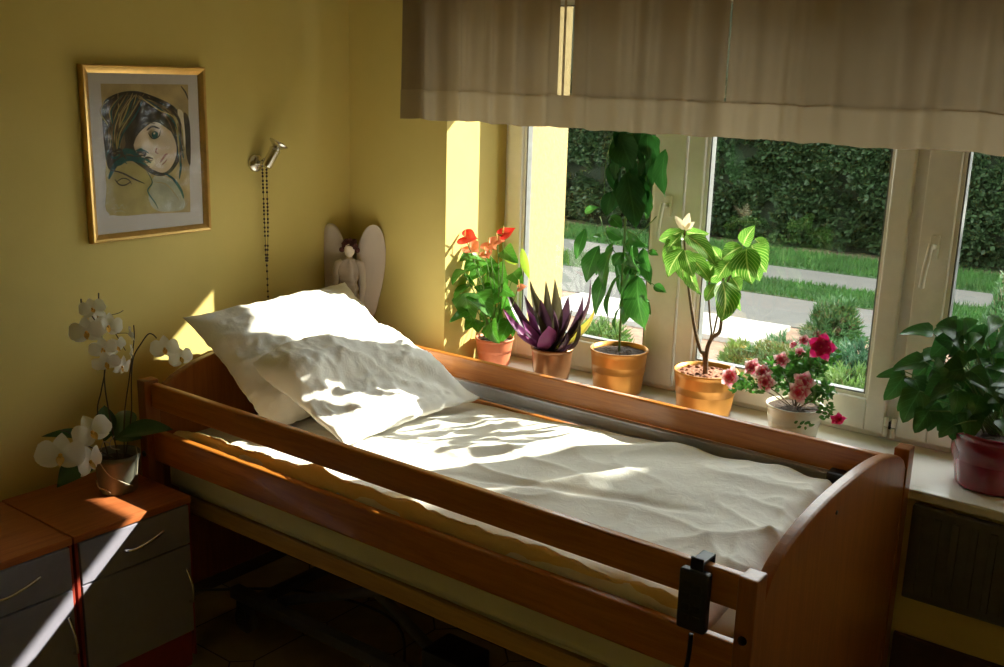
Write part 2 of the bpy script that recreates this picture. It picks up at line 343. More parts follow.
# ---------------------------------------------------------------- curtain valance
vs, fs = [], []
NX, NZ = 520, 26; cx0, cx1 = .37, 3.75
def fold(x, z):
    k = (z-1.767)/.8
    a = .020*noise.noise(V((x*7.5, 3.1, k*.25)))+.013*math.sin(x*46+2.2*noise.noise(V((x*2.2, 0, 0))))*(.5+.5*noise.noise(V((x*3, 7, 0))))+.010*noise.noise(V((x*24, 1.3, k*.6)))
    return a*1.9*(1-.25*k)
for j in range(NZ+1):
    for i in range(NX+1):
        x = cx0+(cx1-cx0)*i/NX; t = j/NZ; zb = 1.772+.007*noise.noise(V((x*5, 0, 0)))+.005*noise.noise(V((x*17, 2, 0)))
        z = zb+.102+(2.56-zb-.102)*t; vs.append((x+.006*noise.noise(V((x*14, 5, z))), -.085+fold(x, z), z))
for j in range(NZ):
    for i in range(NX): a = j*(NX+1)+i; fs.append((a, a+1, a+NX+2, a+NX+1))
cur = thing('curtain_valance', 'short sheer beige curtain gathered in folds across the top of the window', 'curtain', (2.0, -.085, 1.77))
mesh('sheer_panel', vs, fs, M['curtain'], cur)
nv = []; nf = []
for j in range(4):
    for i in range(NX+1):
        x = cx0+(cx1-cx0)*i/NX; zb = 1.772+.007*noise.noise(V((x*5, 0, 0)))+.005*noise.noise(V((x*17, 2, 0))); z = zb+(.105)*j/3
        nv.append((x+.006*noise.noise(V((x*14, 5, z))), -.0875+fold(x, z), z))
for j in range(3):
    for i in range(NX): a = j*(NX+1)+i; nf.append((a, a+1, a+NX+2, a+NX+1))
mesh('hem', nv, nf, M['hem'], cur)
v, f = tube([(.30, -.085, 2.565), (3.85, -.085, 2.565)], .012, 12); mesh('curtain_rail', v, f, M['pvc'], cur)
[boxes('rail_bracket', [((x-.01, -.095, 2.555), (x+.01, -.0, 2.60))], M['pvc'], cur, .002) for x in (.42, 2.0, 3.7)]

# ---------------------------------------------------------------- radiator under the sill
rad = thing('radiator', 'dark panel radiator on the wall below the right end of the sill', 'radiator', (2.9, -.03, .47))
[mesh('pipe', *tube([(x, -.03, .0), (x, -.03, .48)], .008, 8), M['pvc'], rad) for x in (3.25, 3.3)]
boxes('radiator_panel', [((2.325, -.045, .475), (3.35, -.015, .765))], plain('dark_grey_radiator', (.10, .095, .09), .5), rad, .006)
boxes('fin', [((2.34+i*.05, -.050, .50), (2.36+i*.05, -.044, .74)) for i in range(20)], plain('dark_radiator_ribs', (.10, .095, .09), .5), rad, .002)
[boxes('wall_bracket', [((x, -.016, .6), (x+.04, 0, .66))], M['steel'], rad, 0) for x in (2.5, 3.1)]

# ================================================================ THE BED
bed = thing('hospital_bed', 'wooden care bed with slatted side rails and arched end boards under the window', 'bed', (1.22, -.58, 0))
BY0, BY1 = -1.12, -.035
def endboard(name, x0, x1):
    prof = []
    ys = [BY0+.052+(BY1-BY0-.104)*i/32 for i in range(33)]
    for y in ys:
        u = (y-(-.575))/.49; z = .865+.131*math.sqrt(max(0, 1-abs(u)**2.35*.985))*1.0
        prof.append((y, z))
    ring = [(ys[0], .16)]+prof+[(ys[-1], .16)]
    bm = bmesh.new(); fa = [bm.verts.new((x0, y, z)) for y, z in ring]; fb = [bm.verts.new((x1, y, z)) for y, z in ring]; n = len(ring)
    bm.faces.new(fa); bm.faces.new(fb[::-1])
    for i in range(n): bm.faces.new((fa[(i+1) % n], fa[i], fb[i], fb[(i+1) % n]))
    bmesh.ops.recalc_face_normals(bm, faces=bm.faces[:])
    ed = [e for e in bm.edges if abs(e.verts[0].co.x-e.verts[1].co.x) < 1e-6]
    bmesh.ops.bevel(bm, geom=ed, offset=.006, segments=3, affect='EDGES', profile=.5)
    me = bpy.data.meshes.new(name); bm.to_mesh(me); bm.free(); return link(name, me, M['woodz'], bed, False)
endboard('headboard', .160, .190)
fb = endboard('footboard', 2.276, 2.306)
for x, y in ((.152, BY0-.004), (.152, BY1-.058), (2.268, BY0-.004), (2.268, BY1-.058)):
    p = boxes('post', [((x, y, .10), (x+.042, y+.055, .941))], M['woodz'], bed, .005, 3)
    s = -1 if y < -.5 else 1; yy = y-.001 if s < 0 else y+.056
    for z in (.80, .69): v, f = lathe([(.001, -.002), (.011, -.002), (.010, .002), (.0, .0025)], (0, 0, 0), 14); mesh('bolt_cap', [V((x+.021, yy+s*p_.z, z+p_.y)) + V((p_.x, 0, 0)) for p_ in v], f, M['black'], p)
v, f = lathe([(.001, -.002), (.006, -.002), (.005, .002), (.0, .0025)], (0, 0, 0), 12); mesh('screw_head', [V((2.307+q.z, -.66+q.x, .94+q.y)) for q in v], f, M['steel'], fb)
def rail(y, z0, z1): return boxes('side_rail', [((.192, y, z0), (2.270, y+.026, z1))], M['wood'], bed, .008, 4)
rail(-1.10, .847, .930); rail(-1.10, .662, .770); rail(-.155, .848, .930); rail(-.155, .650, .782)
gr = boxes('guide_rail', [((.21, -.170, .797), (2.12, -.157, .850)), ((.21, -.178, .797), (2.12, -.170, .805)), ((.21, -.178, .842), (2.12, -.170, .850))], M['alu'], bed, .002)
boxes('guide_cap', [((2.12, -.205, .812), (2.20, -.157, .862))], M['black'], bed, .005)
boxes('guide_block', [((2.13, -.198, .66), (2.19, -.157, .812))], M['woodz'], bed, .004)
boxes('bed_beam', [((.30, -1.050, .492), (2.22, -1.020, .549))], M['beam'], bed, .004)
boxes('bed_beam', [((.30, -.14, .500), (2.20, -.11, .560))], M['beam'], bed, .004)
boxes('slatted_base', [((.24+i*.115, -1.0, .530), (.30+i*.115, -.14, .549)) for i in range(17)], M['beam'], bed, .003)
boxes('lifting_frame', [((.35, -.95, .45), (2.15, -.91, .50)), ((.35, -.25, .45), (2.15, -.21, .50)), ((.45, -.95, .455), (.49, -.21, .495)), ((1.2, -.95, .455), (1.24, -.21, .495)), ((2.0, -.95, .455), (2.04, -.21, .495)), ((.30, -.90, .12), (2.15, -.86, .16)), ((.30, -.30, .12), (2.15, -.26, .16)), ((.40, -.9, .125), (.44, -.26, .155)), ((2.0, -.9, .125), (2.04, -.26, .155))], M['steel'], bed, .003)
v, f = join([tube([(.5, y, .15), (1.25, y, .47)], .018, 8) for y in (-.84, -.32)]+[tube([(1.25, y, .15), (.6, y, .47)], .018, 8) for y in (-.80, -.36)]+[tube([(1.35, -.58, .20), (1.8, -.58, .46)], .035, 12)])
mesh('scissor_lift', v, f, M['steel'], bed)
for x, y in ((.36, -.88), (2.10, -.88), (.36, -.28), (2.10, -.28)):
    v, f = lathe([(.012, -.014), (.045, -.014), (.05, -.009), (.05, .009), (.045, .014), (.012, .014)], (0, 0, 0), 24)
    c_ = mesh('caster_wheel', [V((x+q.x, y+q.z, .05+q.y)) for q in v], f, M['rubber'], bed)
    boxes('caster_fork', [((x-.02, y-.026, .045), (x+.02, y-.018, .12)), ((x-.02, y+.018, .045), (x+.02, y+.026, .12)), ((x-.02, y-.026, .108), (x+.02, y+.026, .125))], M['steel'], c_, .002)
# motor with hose hanging by the near beam
mt = boxes('lift_motor', [((1.24, -.95, .18), (1.40, -.82, .30))], M['black'], bed, .01)

# mattress
def lump(name, x0, x1, y0, y1, z0, z1, mat, nz=5, amp=.006, rnd=.03):
    bm = bmesh.new(); bmesh.ops.create_cube(bm, size=1)
    for v_ in bm.verts: v_.co = V(((x0+x1)/2+v_.co.x*(x1-x0), (y0+y1)/2+v_.co.y*(y1-y0), (z0+z1)/2+v_.co.z*(z1-z0)))
    bmesh.ops.bevel(bm, geom=bm.edges[:], offset=rnd, segments=4, affect='EDGES'); bmesh.ops.triangulate(bm, faces=bm.faces[:])
    bmesh.ops.subdivide_edges(bm, edges=[e for e in bm.edges if e.calc_length() > .1], cuts=6, use_grid_fill=True)
    for v_ in bm.verts: v_.co += V((0, 0, amp*noise.noise(v_.co*7)))
    me = bpy.data.meshes.new(name); bm.to_mesh(me); bm.free(); return link(name, me, mat)
mat_ = lump('mattress', .20, 2.24, -1.068, -.20, .552, .735, M['matt'])
tag(mat_, 'pale mattress lying in the care bed beneath the white duvet', 'mattress')

# duvet: a thick crumpled sheet of cloth over the mattress
def ridge(x, y, s, seed): return 1-abs(noise.noise(V((x*s, y*s, seed))))*2
def duv(x, y):
    z = .772+.062*max(0, min(1, (x-.55)/1.1))*(.35+.65*max(0, min(1, (y+1.05)/.85)))
    a = x*math.cos(.5)+y*math.sin(.5); b = -x*math.sin(.5)+y*math.cos(.5)
    z += .016*noise.noise(V((x*2.3, y*2.6, 1.0)))+.013*ridge(a*.8, b*2.2, 1.5, 4.2)**3+.007*ridge(x*.9, y*1.6, 3.3, 8.2)**4+.004*noise.noise(V((x*9, y*9, 2)))
    # long diagonal crease with a plateau behind it (towards the foot)
    q = (y+.62)-.75*(x-1.15); z += .014/(1+math.exp(-q*-26))*(1 if x > .9 else max(0, (x-.7)/.2))*0+.016*math.exp(-(q/.05)**2)*max(0, min(1, (x-1.0)*4))*max(0, min(1, (1.9-x)*4))
    q2 = (y+.80)-.25*(x-1.2); z += -.010*math.exp(-(q2/.02)**2)*max(0, min(1, (x-1.1)*3))*max(0, min(1, (2.0-x)*4))
    e = max(0, x-1.93); z += .085*e*noise.noise(V((x*16, y*11, 3)))*(.6+.4*noise.noise(V((x*5, y*5, 8)))) + .05*e*ridge(x, y*.7, 9, 2)**3
    return z
NXD, NYD = 230, 120; dx0, dx1, dy0, dy1 = .50, 2.17, -1.066, -.188
vs, fs = [], []
for j in range(NYD+1):
    for i in range(NXD+1):
        u = i/NXD; w = j/NYD; x = dx0+(dx1-dx0)*u; y = dy0+(dy1-dy0)*w
        z = duv(x, y)
        x += .020*noise.noise(V((y*5, 3, 1)))*(u > .9)*(u-.9)*10
        # rounded hems
        ef = min(1, (dx1-x+.0)/.05) if x > dx1-.05 else 1; en = min(1, (y-dy0)/.05); eb = min(1, (dy1-y)/.05); k = max(0, min(ef, en, eb))
        z = z-.042*(1-math.sqrt(max(0, 1-(1-k)**2)))
        vs.append(V((x, y, z)))
for j in range(NYD):
    for i in range(NXD): a = j*(NXD+1)+i; fs.append((a, a+1, a+NXD+2, a+NXD+1))
top_n = len(vs); 
vs2 = [V((p.x, p.y, min(p.z-.004, .7425+.004*noise.noise(p*9)))) for p in vs]
fs += [tuple(i+top_n for i in f[::-1]) for f in fs]; vs += vs2
rim = [i for i in range(NXD+1)]+[j*(NXD+1)+NXD for j in range(1, NYD+1)]+[NYD*(NXD+1)+i for i in range(NXD-1, -1, -1)]+[j*(NXD+1) for j in range(NYD-1, 0, -1)]
for k in range(len(rim)): a, b = rim[k], rim[(k+1) % len(rim)]; fs.append((b, a, a+top_n, b+top_n))
d_ = mesh('duvet', vs, fs, M['linen']); tag(d_, 'white crumpled duvet spread flat over the care bed', 'duvet')

# duvet drape between the two near rails; sun glow is put into its colour
vs, fs = [], []; NS, NT_ = 150, 14
for i in range(NS+1):
    u = i/NS; x = .235+1.93*u
    for k in range(NT_+1):
        a = k/NT_; ang = -.3+a*(PI+.6)
        rr = .024+.010*noise.noise(V((x*6, a*2, 5)))+.006*noise.noise(V((x*19+a*6, a*5, 1)))
        sw = min(1, u*18, (1-u)*18)**.5*(.62+.38*min(1, max(0, (x-.35)/.6)))
        y = -1.057+.5*rr*math.cos(ang+PI/2)*-1-.0*a; z = .756+.0*math.sin(2*a)+ (rr*2.0)*math.sin(ang)*sw
        vs.append(V((x, y-.005+.006*noise.noise(V((x*9, a*3, 2))), z)))
for i in range(NS):
    for k in range(NT_): a = i*(NT_+1)+k; fs.append((a, a+NT_+1, a+NT_+2, a+1))
for i in (0, NS): fs.append(tuple(i*(NT_+1)+k for k in range(NT_+1)))
for i in range(NS): a = i*(NT_+1); fs.append((a, a+NT_, a+2*NT_+1, a+NT_+1))
s_ = mesh('duvet_drape', vs, fs, M['sheet']); tag(s_, 'near side drape of the duvet showing between the rails, sun glow put into its golden colour', 'sheet')

# pillows
def pillow(name, ctr, ux, uy, w, h, t, fn=None, n=64, seam=True, seed=0):
    """ux, uy: in-plane unit directions; thickness along their cross product."""
    ux = V(ux).normalized(); nz = ux.cross(V(uy)).normalized(); uy = nz.cross(ux); ctr = V(ctr)
    vs, fs = [], []
    def P(u, v, s):
        e = (max(0, 1-abs(u)**2.6)*max(0, 1-abs(v)**2.6))**.55
        pin = 1-.07*(1-abs(u)**2)*0-.075*(1-v*v)*abs(u)**3; pin2 = 1-.075*(1-u*u)*abs(v)**3
        wr = .012*noise.noise(V((u*2.1, v*2.1, seed+s)))+.011*ridge(u, v, 2.1, seed+3+s)**3+.006*ridge(u*1.5, v, 4.5, seed+9)**3+.004*noise.noise(V((u*11, v*11, seed)))
        z = s*(t*.5*e+ .003) + wr*min(1, e*1.6)
        if fn and s > 0: z += fn(u, v)*min(1, e*1.5)
        edge = .008*noise.noise(V((u*9, v*9, seed+1)))*max(abs(u), abs(v))**8
        return ctr+ux*(u*w*.5*pin+edge)+uy*(v*h*.5*pin2+edge)+nz*z
    for s in (1, -1):
        for j in range(n+1):
            for i in range(n+1): vs.append(P(-1+2*i/n, -1+2*j/n, s))
    N = (n+1)*(n+1)
    for j in range(n):
        for i in range(n):
            a = j*(n+1)+i; fs.append((a, a+1, a+n+2, a+n+1)); fs.append((a+N, a+N+n+1, a+N+n+2, a+N+1))
    rim = [i for i in range(n+1)]+[j*(n+1)+n for j in range(1, n+1)]+[n*(n+1)+i for i in range(n-1, -1, -1)]+[j*(n+1) for j in range(n-1, 0, -1)]
    for k in range(len(rim)): a, b = rim[k], rim[(k+1) % len(rim)]; fs.append((a, a+N, b+N, b))
    return mesh(name, vs, fs, M['case'])
# large pillow leaning on the headboard
TL, TR, BL, BR = V((.13, -.90, 1.07)), V((.12, -.20, 1.115)), V((.50, -.92, .80)), V((.56, -.20, .80))
cA = (TL+TR+BL+BR)/4
pa = pillow('pillow', cA+V((.03, 0, .02)), (TR-TL)+(BR-BL), (TL-BL)+(TR-BR), .73, .53, .17, seed=2.0)
tag(pa, 'large white pillow propped up against the headboard, its corner poking over the board', 'pillow')
TR, TL, BR, BL = V((.37, -.135, .995)), V((.40, -.79, .945)), V((.875, -.34, .80)), V((.81, -.93, .83))
cB = (TL+TR+BL+BR)/4
def sculpt(u, v):
    q = v-(-.02-.55*max(0, u)**2-.18*u-.15*min(0, u)**2); return .066/(1+math.exp(-q*11))-.03
pb = pillow('pillow', cB+V((.0, 0, .012)), (TR-TL)+(BR-BL), (TL-BL)+(TR-BR), .64, .54, .12, sculpt, seed=5.5)
tag(pb, 'puffy white pillow lying in front of the propped one, resting on the duvet', 'pillow')

# handset hanging from the near rail
hs = thing('bed_handset', 'black remote handset hooked over the near top rail beside the footboard', 'remote control', (2.14, -1.13, .80))
hx = 2.171
boxes('handset_body', [((hx-.034, -1.132, .782), (hx+.034, -1.108, .922))], M['black'], hs, .007, 3)
boxes('hook', [((hx-.014, -1.122, .92), (hx+.016, -1.116, .950)), ((hx-.014, -1.122, .936), (hx+.016, -1.062, .943)), ((hx-.014, -1.067, .905), (hx+.016, -1.061, .943))], M['black'], hs, .002)
boxes('button', [((hx-.022+c_*.026, -1.1345, .805+r_*.025), (hx-.004+c_*.026, -1.131, .820+r_*.025)) for c_ in range(2) for r_ in range(4)], M['button'], hs, .002)
v, f = tube(spline([(hx, -1.12, .77), (hx-.004, -1.12, .70), (hx-.018, -1.125, .60), (hx-.03, -1.13, .45), (hx-.06, -1.0, .3), (hx-.2, -.9, .25)]), .0055, 8); mesh('handset_cable', v, f, M['black'], hs)
# mains cable on the floor
v, f = tube(spline([(.06, -1.0, .10), (.35, -.62, .05), (.75, -.52, .012), (1.15, -.95, .012), (1.35, -1.08, .012), (1.6, -1.05, .012), (1.9, -.8, .012)]), .005, 8)
cb = mesh('mains_cable', v, f, M['rubber']); tag(cb, 'grey mains cable trailing over the tiles below the bed', 'cable')

# ================================================================ BEDSIDE CABINETS
def cabinet(y0, y1, label, hy=None):
    x1 = .42; o = thing('bedside_cabinet', label, 'cabinet', (.2, (y0+y1)/2, 0), 'bedside cabinets')
    boxes('cabinet_body', [((.015, y0+.004, .07), (x1-.02, y1-.004, .585))], M['carc'], o, .002)
    [boxes('edge_panel', [b_], M['red'], o, .001) for b_ in (((x1-.02, y0+.002, .05), (x1-.004, y0+.012, .585)), ((x1-.02, y1-.010, .05), (x1-.004, y1-.002, .585)))]
    boxes('cabinet_top', [((.012, y0, .587), (x1, y1, .610))], M['top'], o, .003)
    boxes('plinth', [((.03, y0+.01, 0), (x1-.03, y1-.004, .07)), ((x1-.03, y0+.012, .02), (x1-.018, y1-.010, .135))], M['red'], o, .002)
    d = boxes('drawer', [((x1-.019, y0+.016, .452), (x1, y1-.011, .582))], M['front'], o, .002)
    e = boxes('door', [((x1-.019, y0+.016, .142), (x1, y1-.011, .446))], M['front'], o, .002)
    ym = (y0+y1)/2+.01
    v, f = tube(spline([(x1-.002, ym-.055, .512), (x1+.022, ym-.045, .514), (x1+.030, ym-.02, .518), (x1+.030, ym+.02, .526), (x1+.026, ym+.07, .540)]), [.005]*9+[.005]*12+[.005]*11+[.0035], 10); mesh('drawer_handle', v, f, M['chrome'], d)
    v, f = tube(spline([(x1-.002, y1-.022, .25), (x1+.022, y1-.024, .26), (x1+.028, y1-.027, .29), (x1+.024, y1-.030, .33), (x1+.004, y1-.032, .37)]), .0045, 10); mesh('door_handle', v, f, M['chrome'], e)
cabinet(-1.53, -1.128, 'brown topped grey fronted bedside cabinet carrying the potted orchid, touching the bed')
cabinet(-1.925, -1.535, 'bare topped grey fronted bedside cabinet at the far left of the picture')

# ================================================================ WALL PICTURE
px_, Y0, Y1, Z0, Z1 = .012, -1.167, -.705, 1.375, 1.935
pic = thing('framed_picture', 'gold framed painting of a dark haired girl resting her head, hung on the yellow wall', 'picture', (.01, -.9, 1.4))
bw = .020
def mitre(name, y0, y1, z0, z1, w, d, mat, par):
    bm = bmesh.new(); prof = [(0, 0), (0, d*.7), (w*.15, d), (w*.45, d*.92), (w*.7, d*.70), (w, d*.5), (w, 0)]
    rings = []
    for cy, cz, sy, sz in ((y0, z0, 1, 1), (y1, z0, -1, 1), (y1, z1, -1, -1), (y0, z1, 1, -1)):
        rings.append([bm.verts.new((b, cy+sy*a, cz+sz*a)) for a, b in prof])
    for i in range(4):
        A, B = rings[i], rings[(i+1) % 4]
        for k in range(len(prof)): bm.faces.new((A[k], A[(k+1) % len(prof)], B[(k+1) % len(prof)], B[k]))
    bmesh.ops.recalc_face_normals(bm, faces=bm.faces[:])
    me = bpy.data.meshes.new(name); bm.to_mesh(me); bm.free(); return link(name, me, mat, par, False)
mitre('frame', Y0, Y1, Z0, Z1, bw+.006, .026, M['gold'], pic)
boxes('backing', [((.0, Y0+.01, Z0+.01), (.008, Y1-.01, Z1-.01))], M['carc'], pic, 0)
boxes('mount', [((.008, Y0+.018, Z0+.018), (.011, Y1-.018, Z1-.018))], plain('grey_white_mount_card', (.62, .58, .56), .8, var=.03), pic, 0)
def pz(x, y):      # picture detail point, seen on the print plane
    p = at(65+x/3.333, 50+y/3.333, 0, .0115); return p.y, p.z
pm = [plain('print_tan', (.46, .35, .16), .7, var=.25, sc=14), plain('print_hair', (.055, .040, .022), .7, var=.5, sc=30), plain('print_face', (.66, .52, .34), .7, var=.08, sc=18), plain('print_teal', (.02, .09, .08), .7, var=.5, sc=25),
      plain('print_collar', (.45, .44, .32), .7, var=.2, sc=18), plain('print_olive', (.42, .34, .12), .7, var=.15, sc=18), plain('print_lip', (.36, .16, .10), .7), plain('print_light', (.78, .68, .48), .7), plain('print_brown', (.16, .11, .05), .7, var=.5, sc=30)]
PV, PF, PMI = [], [], []; lay = [0]
def poly(pts, m, smooth=True):
    pts = [V((a, b, 0)) for a, b in pts]
    if smooth: q = pts[-1:]+pts+pts[:2]; pts = [p for p in spline(q, 5)][5:-6]
    lay[0] += 1; o = len(PV); x = .0115+lay[0]*.00006
    for p in pts: y, z = pz(p.x, p.y); PV.append((x, y, z))
    PF.append(tuple(range(o, len(PV)))); PMI.append(m)
def stroke(pts, w, m):
    p = spline([V((a, b, 0)) for a, b in pts], 6); L_, R_ = [], []
    for i, q in enumerate(p):
        d = (p[min(i+1, len(p)-1)]-p[max(i-1, 0)]); d = d.normalized() if d.length else V((1, 0, 0)); k = w*.5*(math.sin(PI*(i+.6)/(len(p)+.2))**.6); s = V((-d.y, d.x, 0))*k
        L_.append(q+s); R_.append(q-s)
    lay[0] += 1; x = .0115+lay[0]*.00006; o = len(PV)
    for a, b in zip(L_, R_):
        for q in (a, b): y, z = pz(q.x, q.y); PV.append((x, y, z))
    for i in range(len(p)-1): k = o+2*i; PF.append((k, k+1, k+3, k+2)); PMI.append(m)
poly([(118, 112), (410, 115), (418, 540), (148, 552)], 0, False)
poly([(140, 380), (200, 370), (270, 400), (300, 440), (290, 500), (310, 538), (150, 548), (138, 460)], 5)
poly([(300, 420), (350, 430), (390, 480), (395, 530), (310, 536), (280, 500), (285, 460)], 4)
poly([(125, 190), (160, 150), (230, 136), (300, 156), (365, 190), (392, 240), (395, 310), (385, 360), (350, 410), (300, 418), (240, 380), (200, 360), (150, 400), (132, 330)], 1)
poly([(150, 230), (180, 190), (215, 200), (205, 260), (200, 320), (165, 350), (145, 300)], 8)
poly([(222, 262), (250, 250), (300, 232), (335, 250), (362, 290), (372, 335), (360, 380), (332, 408), (296, 400), (262, 375), (232, 330)], 2)
poly([(200, 270), (240, 235), (300, 200), (350, 225), (378, 290), (340, 262), (300, 240), (262, 262), (238, 290), (222, 330), (205, 320)], 1)
poly([(262, 345), (290, 350), (300, 375), (285, 392), (262, 372)], 7)
poly([(375, 200), (395, 215), (402, 300), (392, 330), (384, 260)], 7)
poly([(395, 210), (415, 240), (418, 380), (404, 350), (400, 280)], 1)
for pts, w, m in [([(272, 268), (290, 255), (315, 262)], 7, 1), ([(276, 275), (292, 295), (312, 288), (318, 268)], 4, 1), ([(235, 350), (250, 338), (266, 345), (262, 356)], 12, 1), ([(306, 325), (302, 340), (312, 346)], 5, 6),
                  ([(316, 375), (324, 364), (334, 350), (342, 346)], 7, 6), ([(320, 384), (330, 376), (340, 364)], 4, 6), ([(255, 250), (275, 243), (300, 246)], 4, 8), ([(165, 355), (200, 335), (230, 345), (255, 360)], 16, 3), ([(145, 430), (170, 380), (210, 362), (260, 372)], 18, 3),
                  ([(150, 400), (190, 410), (230, 430), (265, 445)], 6, 1), ([(165, 430), (180, 448), (200, 450), (220, 438)], 5, 1), ([(170, 440), (190, 428), (210, 432), (222, 448)], 4, 1), ([(330, 410), (360, 430), (385, 465), (395, 495)], 9, 3), ([(372, 330), (385, 380), (380, 430)], 8, 3),
                  ([(270, 400), (290, 440), (275, 470), (300, 510), (310, 530)], 4, 3), ([(300, 440), (340, 450), (380, 500)], 3, 0), ([(385, 120), (400, 140), (410, 165)], 5, 1), ([(140, 180), (150, 240), (142, 320)], 8, 8), ([(200, 150), (260, 160), (330, 200)], 6, 8), ([(175, 140), (178, 220), (182, 330)], 4, 0),
                  ([(230, 170), (290, 180), (340, 230), (362, 280)], 5, 8), ([(160, 520), (170, 515), (178, 528), (190, 515), (196, 530), (208, 518)], 2, 4), ([(160, 540), (185, 536), (200, 542)], 2, 4), ([(150, 250), (165, 270), (160, 310), (185, 330)], 6, 3), ([(340, 200), (372, 235), (380, 300)], 7, 8)]: stroke(pts, w, m)
for k in range(46):
    t_ = k/45; w0 = random.uniform(2, 6); mm = random.choice([1, 8, 8, 0, 3]) if k % 5 else 5
    x0 = 150+150*t_+random.uniform(-10, 10); stroke([(x0+20, 150+random.uniform(-8, 12)), (x0-10+random.uniform(-20, 10), 200+30*t_), (150+55*t_+random.uniform(-12, 12), 270+20*t_), (140+70*t_+random.uniform(-10, 10), 330+30*random.random())] if t_ < .6 else [(260+random.uniform(-20, 20), 150+random.uniform(0, 15)), (320+random.uniform(-15, 15), 190+random.uniform(-10, 15)), (372+random.uniform(-12, 10), 240+random.uniform(-10, 20)), (385+random.uniform(-8, 12), 320+random.uniform(0, 60))], w0, mm)
for k in range(26): x0 = random.uniform(150, 270); y0 = random.uniform(335, 385); stroke([(x0, y0), (x0+random.uniform(8, 25), y0+random.uniform(-14, 8)), (x0+random.uniform(25, 45), y0+random.uniform(-6, 14))], random.uniform(3, 8), random.choice([3, 3, 1, 8]))
poly([(286, 276), (296, 270), (306, 276), (304, 290), (294, 295), (286, 288)], 3); poly([(290, 276), (295, 274), (297, 279), (292, 281)], 7)
me = bpy.data.meshes.new('print'); me.from_pydata(PV, [], PF); me.polygons.foreach_set('material_index', PMI); link('print', me, pm, pic, False)
boxes('glazing', [((.0160, Y0+.02, Z0+.02), (.0168, Y1-.02, Z1-.02))], M['pglass'], pic, 0)

# ================================================================ WALL SPOT AND ROSARY
sp_ = thing('wall_spotlight', 'small chrome wall spotlight tilted upward above the headboard', 'lamp', (0, -.44, 1.60))
wy, wz = aty(258, 160, 0).y, 0
pb_ = at(256, 163, 0, .004); BYs, BZs = pb_.y, pb_.z
v, f = lathe([(.0, 0), (.033, 0), (.033, .006), (.029, .012), (.012, .016), (.0, .017)], (0, 0, 0), 28); mesh('wall_plate', [V((q.z, BYs+q.x, BZs+q.y)) for q in v], f, M['chrome'], sp_)
v, f = tube([(.012, BYs, BZs), (.050, BYs+.010, BZs+.002)], .008, 10); mesh('arm', v, f, M['chrome'], sp_)
a = V((.050, BYs+.010, BZs-.008)); ax = (V((.064, BYs+.050, BZs+.062))-a).normalized(); q1 = ax.orthogonal().normalized(); q2 = ax.cross(q1)
def along(prof, a, seg=24):
    v, f = lathe(prof, (0, 0, 0), seg); return [a+q1*q.x+q2*q.y+ax*q.z for q in v], f
v, f = along([(.0, -.008), (.015, -.005), (.019, .002), (.019, .058), (.0205, .062), (.0205, .070), (.017, .074), (.0, .074)], a); mesh('lamp_body', v, f, M['chrome'], sp_)
v, f = along([(.012, .074), (.036, .092), (.037, .096), (.034, .096), (.009, .078)], a); mesh('lamp_reflector', v, f, M['chrome'], sp_)
v, f = along([(.0, .090), (.029, .0915), (.029, .094), (.0, .096)], a); mesh('lamp_glass', v, f, plain('frosted_lamp_glass', (.7, .68, .6), .4), sp_)
ro = thing('rosary', 'dark beaded rosary hanging from the wall spotlight', 'rosary', (.03, BYs+.02, BZs-.55))
pts = []
def rp(x, y, d): p = at(240+x/9.53, 130+y/9.53, 0, d); return p
L1 = [at(262, 160, 0, .028), at(263.3, 190, 0, .024), at(264.6, 225, 0, .022), at(266.2, 262, 0, .020)]
L2 = [at(266.3, 160, 0, .028), at(267, 190, 0, .024), at(268, 225, 0, .022), at(267.4, 262, 0, .020)]
L3 = [at(266.8, 263, 0, .020), at(267.6, 285, 0, .018), at(268.4, 303, 0, .016)]
v, f = join([tube(spline(L1, 8), .0009, 6), tube(spline(L2, 8), .0009, 6), tube(spline(L3, 6), .0009, 6), tube([L1[0], (L1[0]+L2[0])/2+V((0, 0, .006)), L2[0]], .0009, 6)]); mesh('cord', v, f, M['darkstem'], ro)
bv, bf = ball((0, 0, 0), (.0042, .0042, .0048), 10, 6); b0 = None
for Lx, nn in ((L1, 27), (L2, 27), (L3, 7)):
    sp2 = spline(Lx, 30)
    for k in range(nn):
        if nn > 10 and k % 11 == 10: continue
        p = sp2[int((k+.6)/nn*(len(sp2)-1))]
        if b0 is None: b0 = mesh('bead', [q for q in bv], bf, M['bead'], ro); b0.matrix_parent_inverse = Matrix(); b0.location = p-ro.location
        else: q = b0.copy(); C.objects.link(q); q.location = p-ro.location
e = L3[-1]; boxes('cross', [((e.x-.002, e.y-.003, e.z-.034), (e.x+.002, e.y+.003, e.z)), ((e.x-.002, e.y-.010, e.z-.014), (e.x+.002, e.y+.010, e.z-.008))], M['bead'], ro, .001)

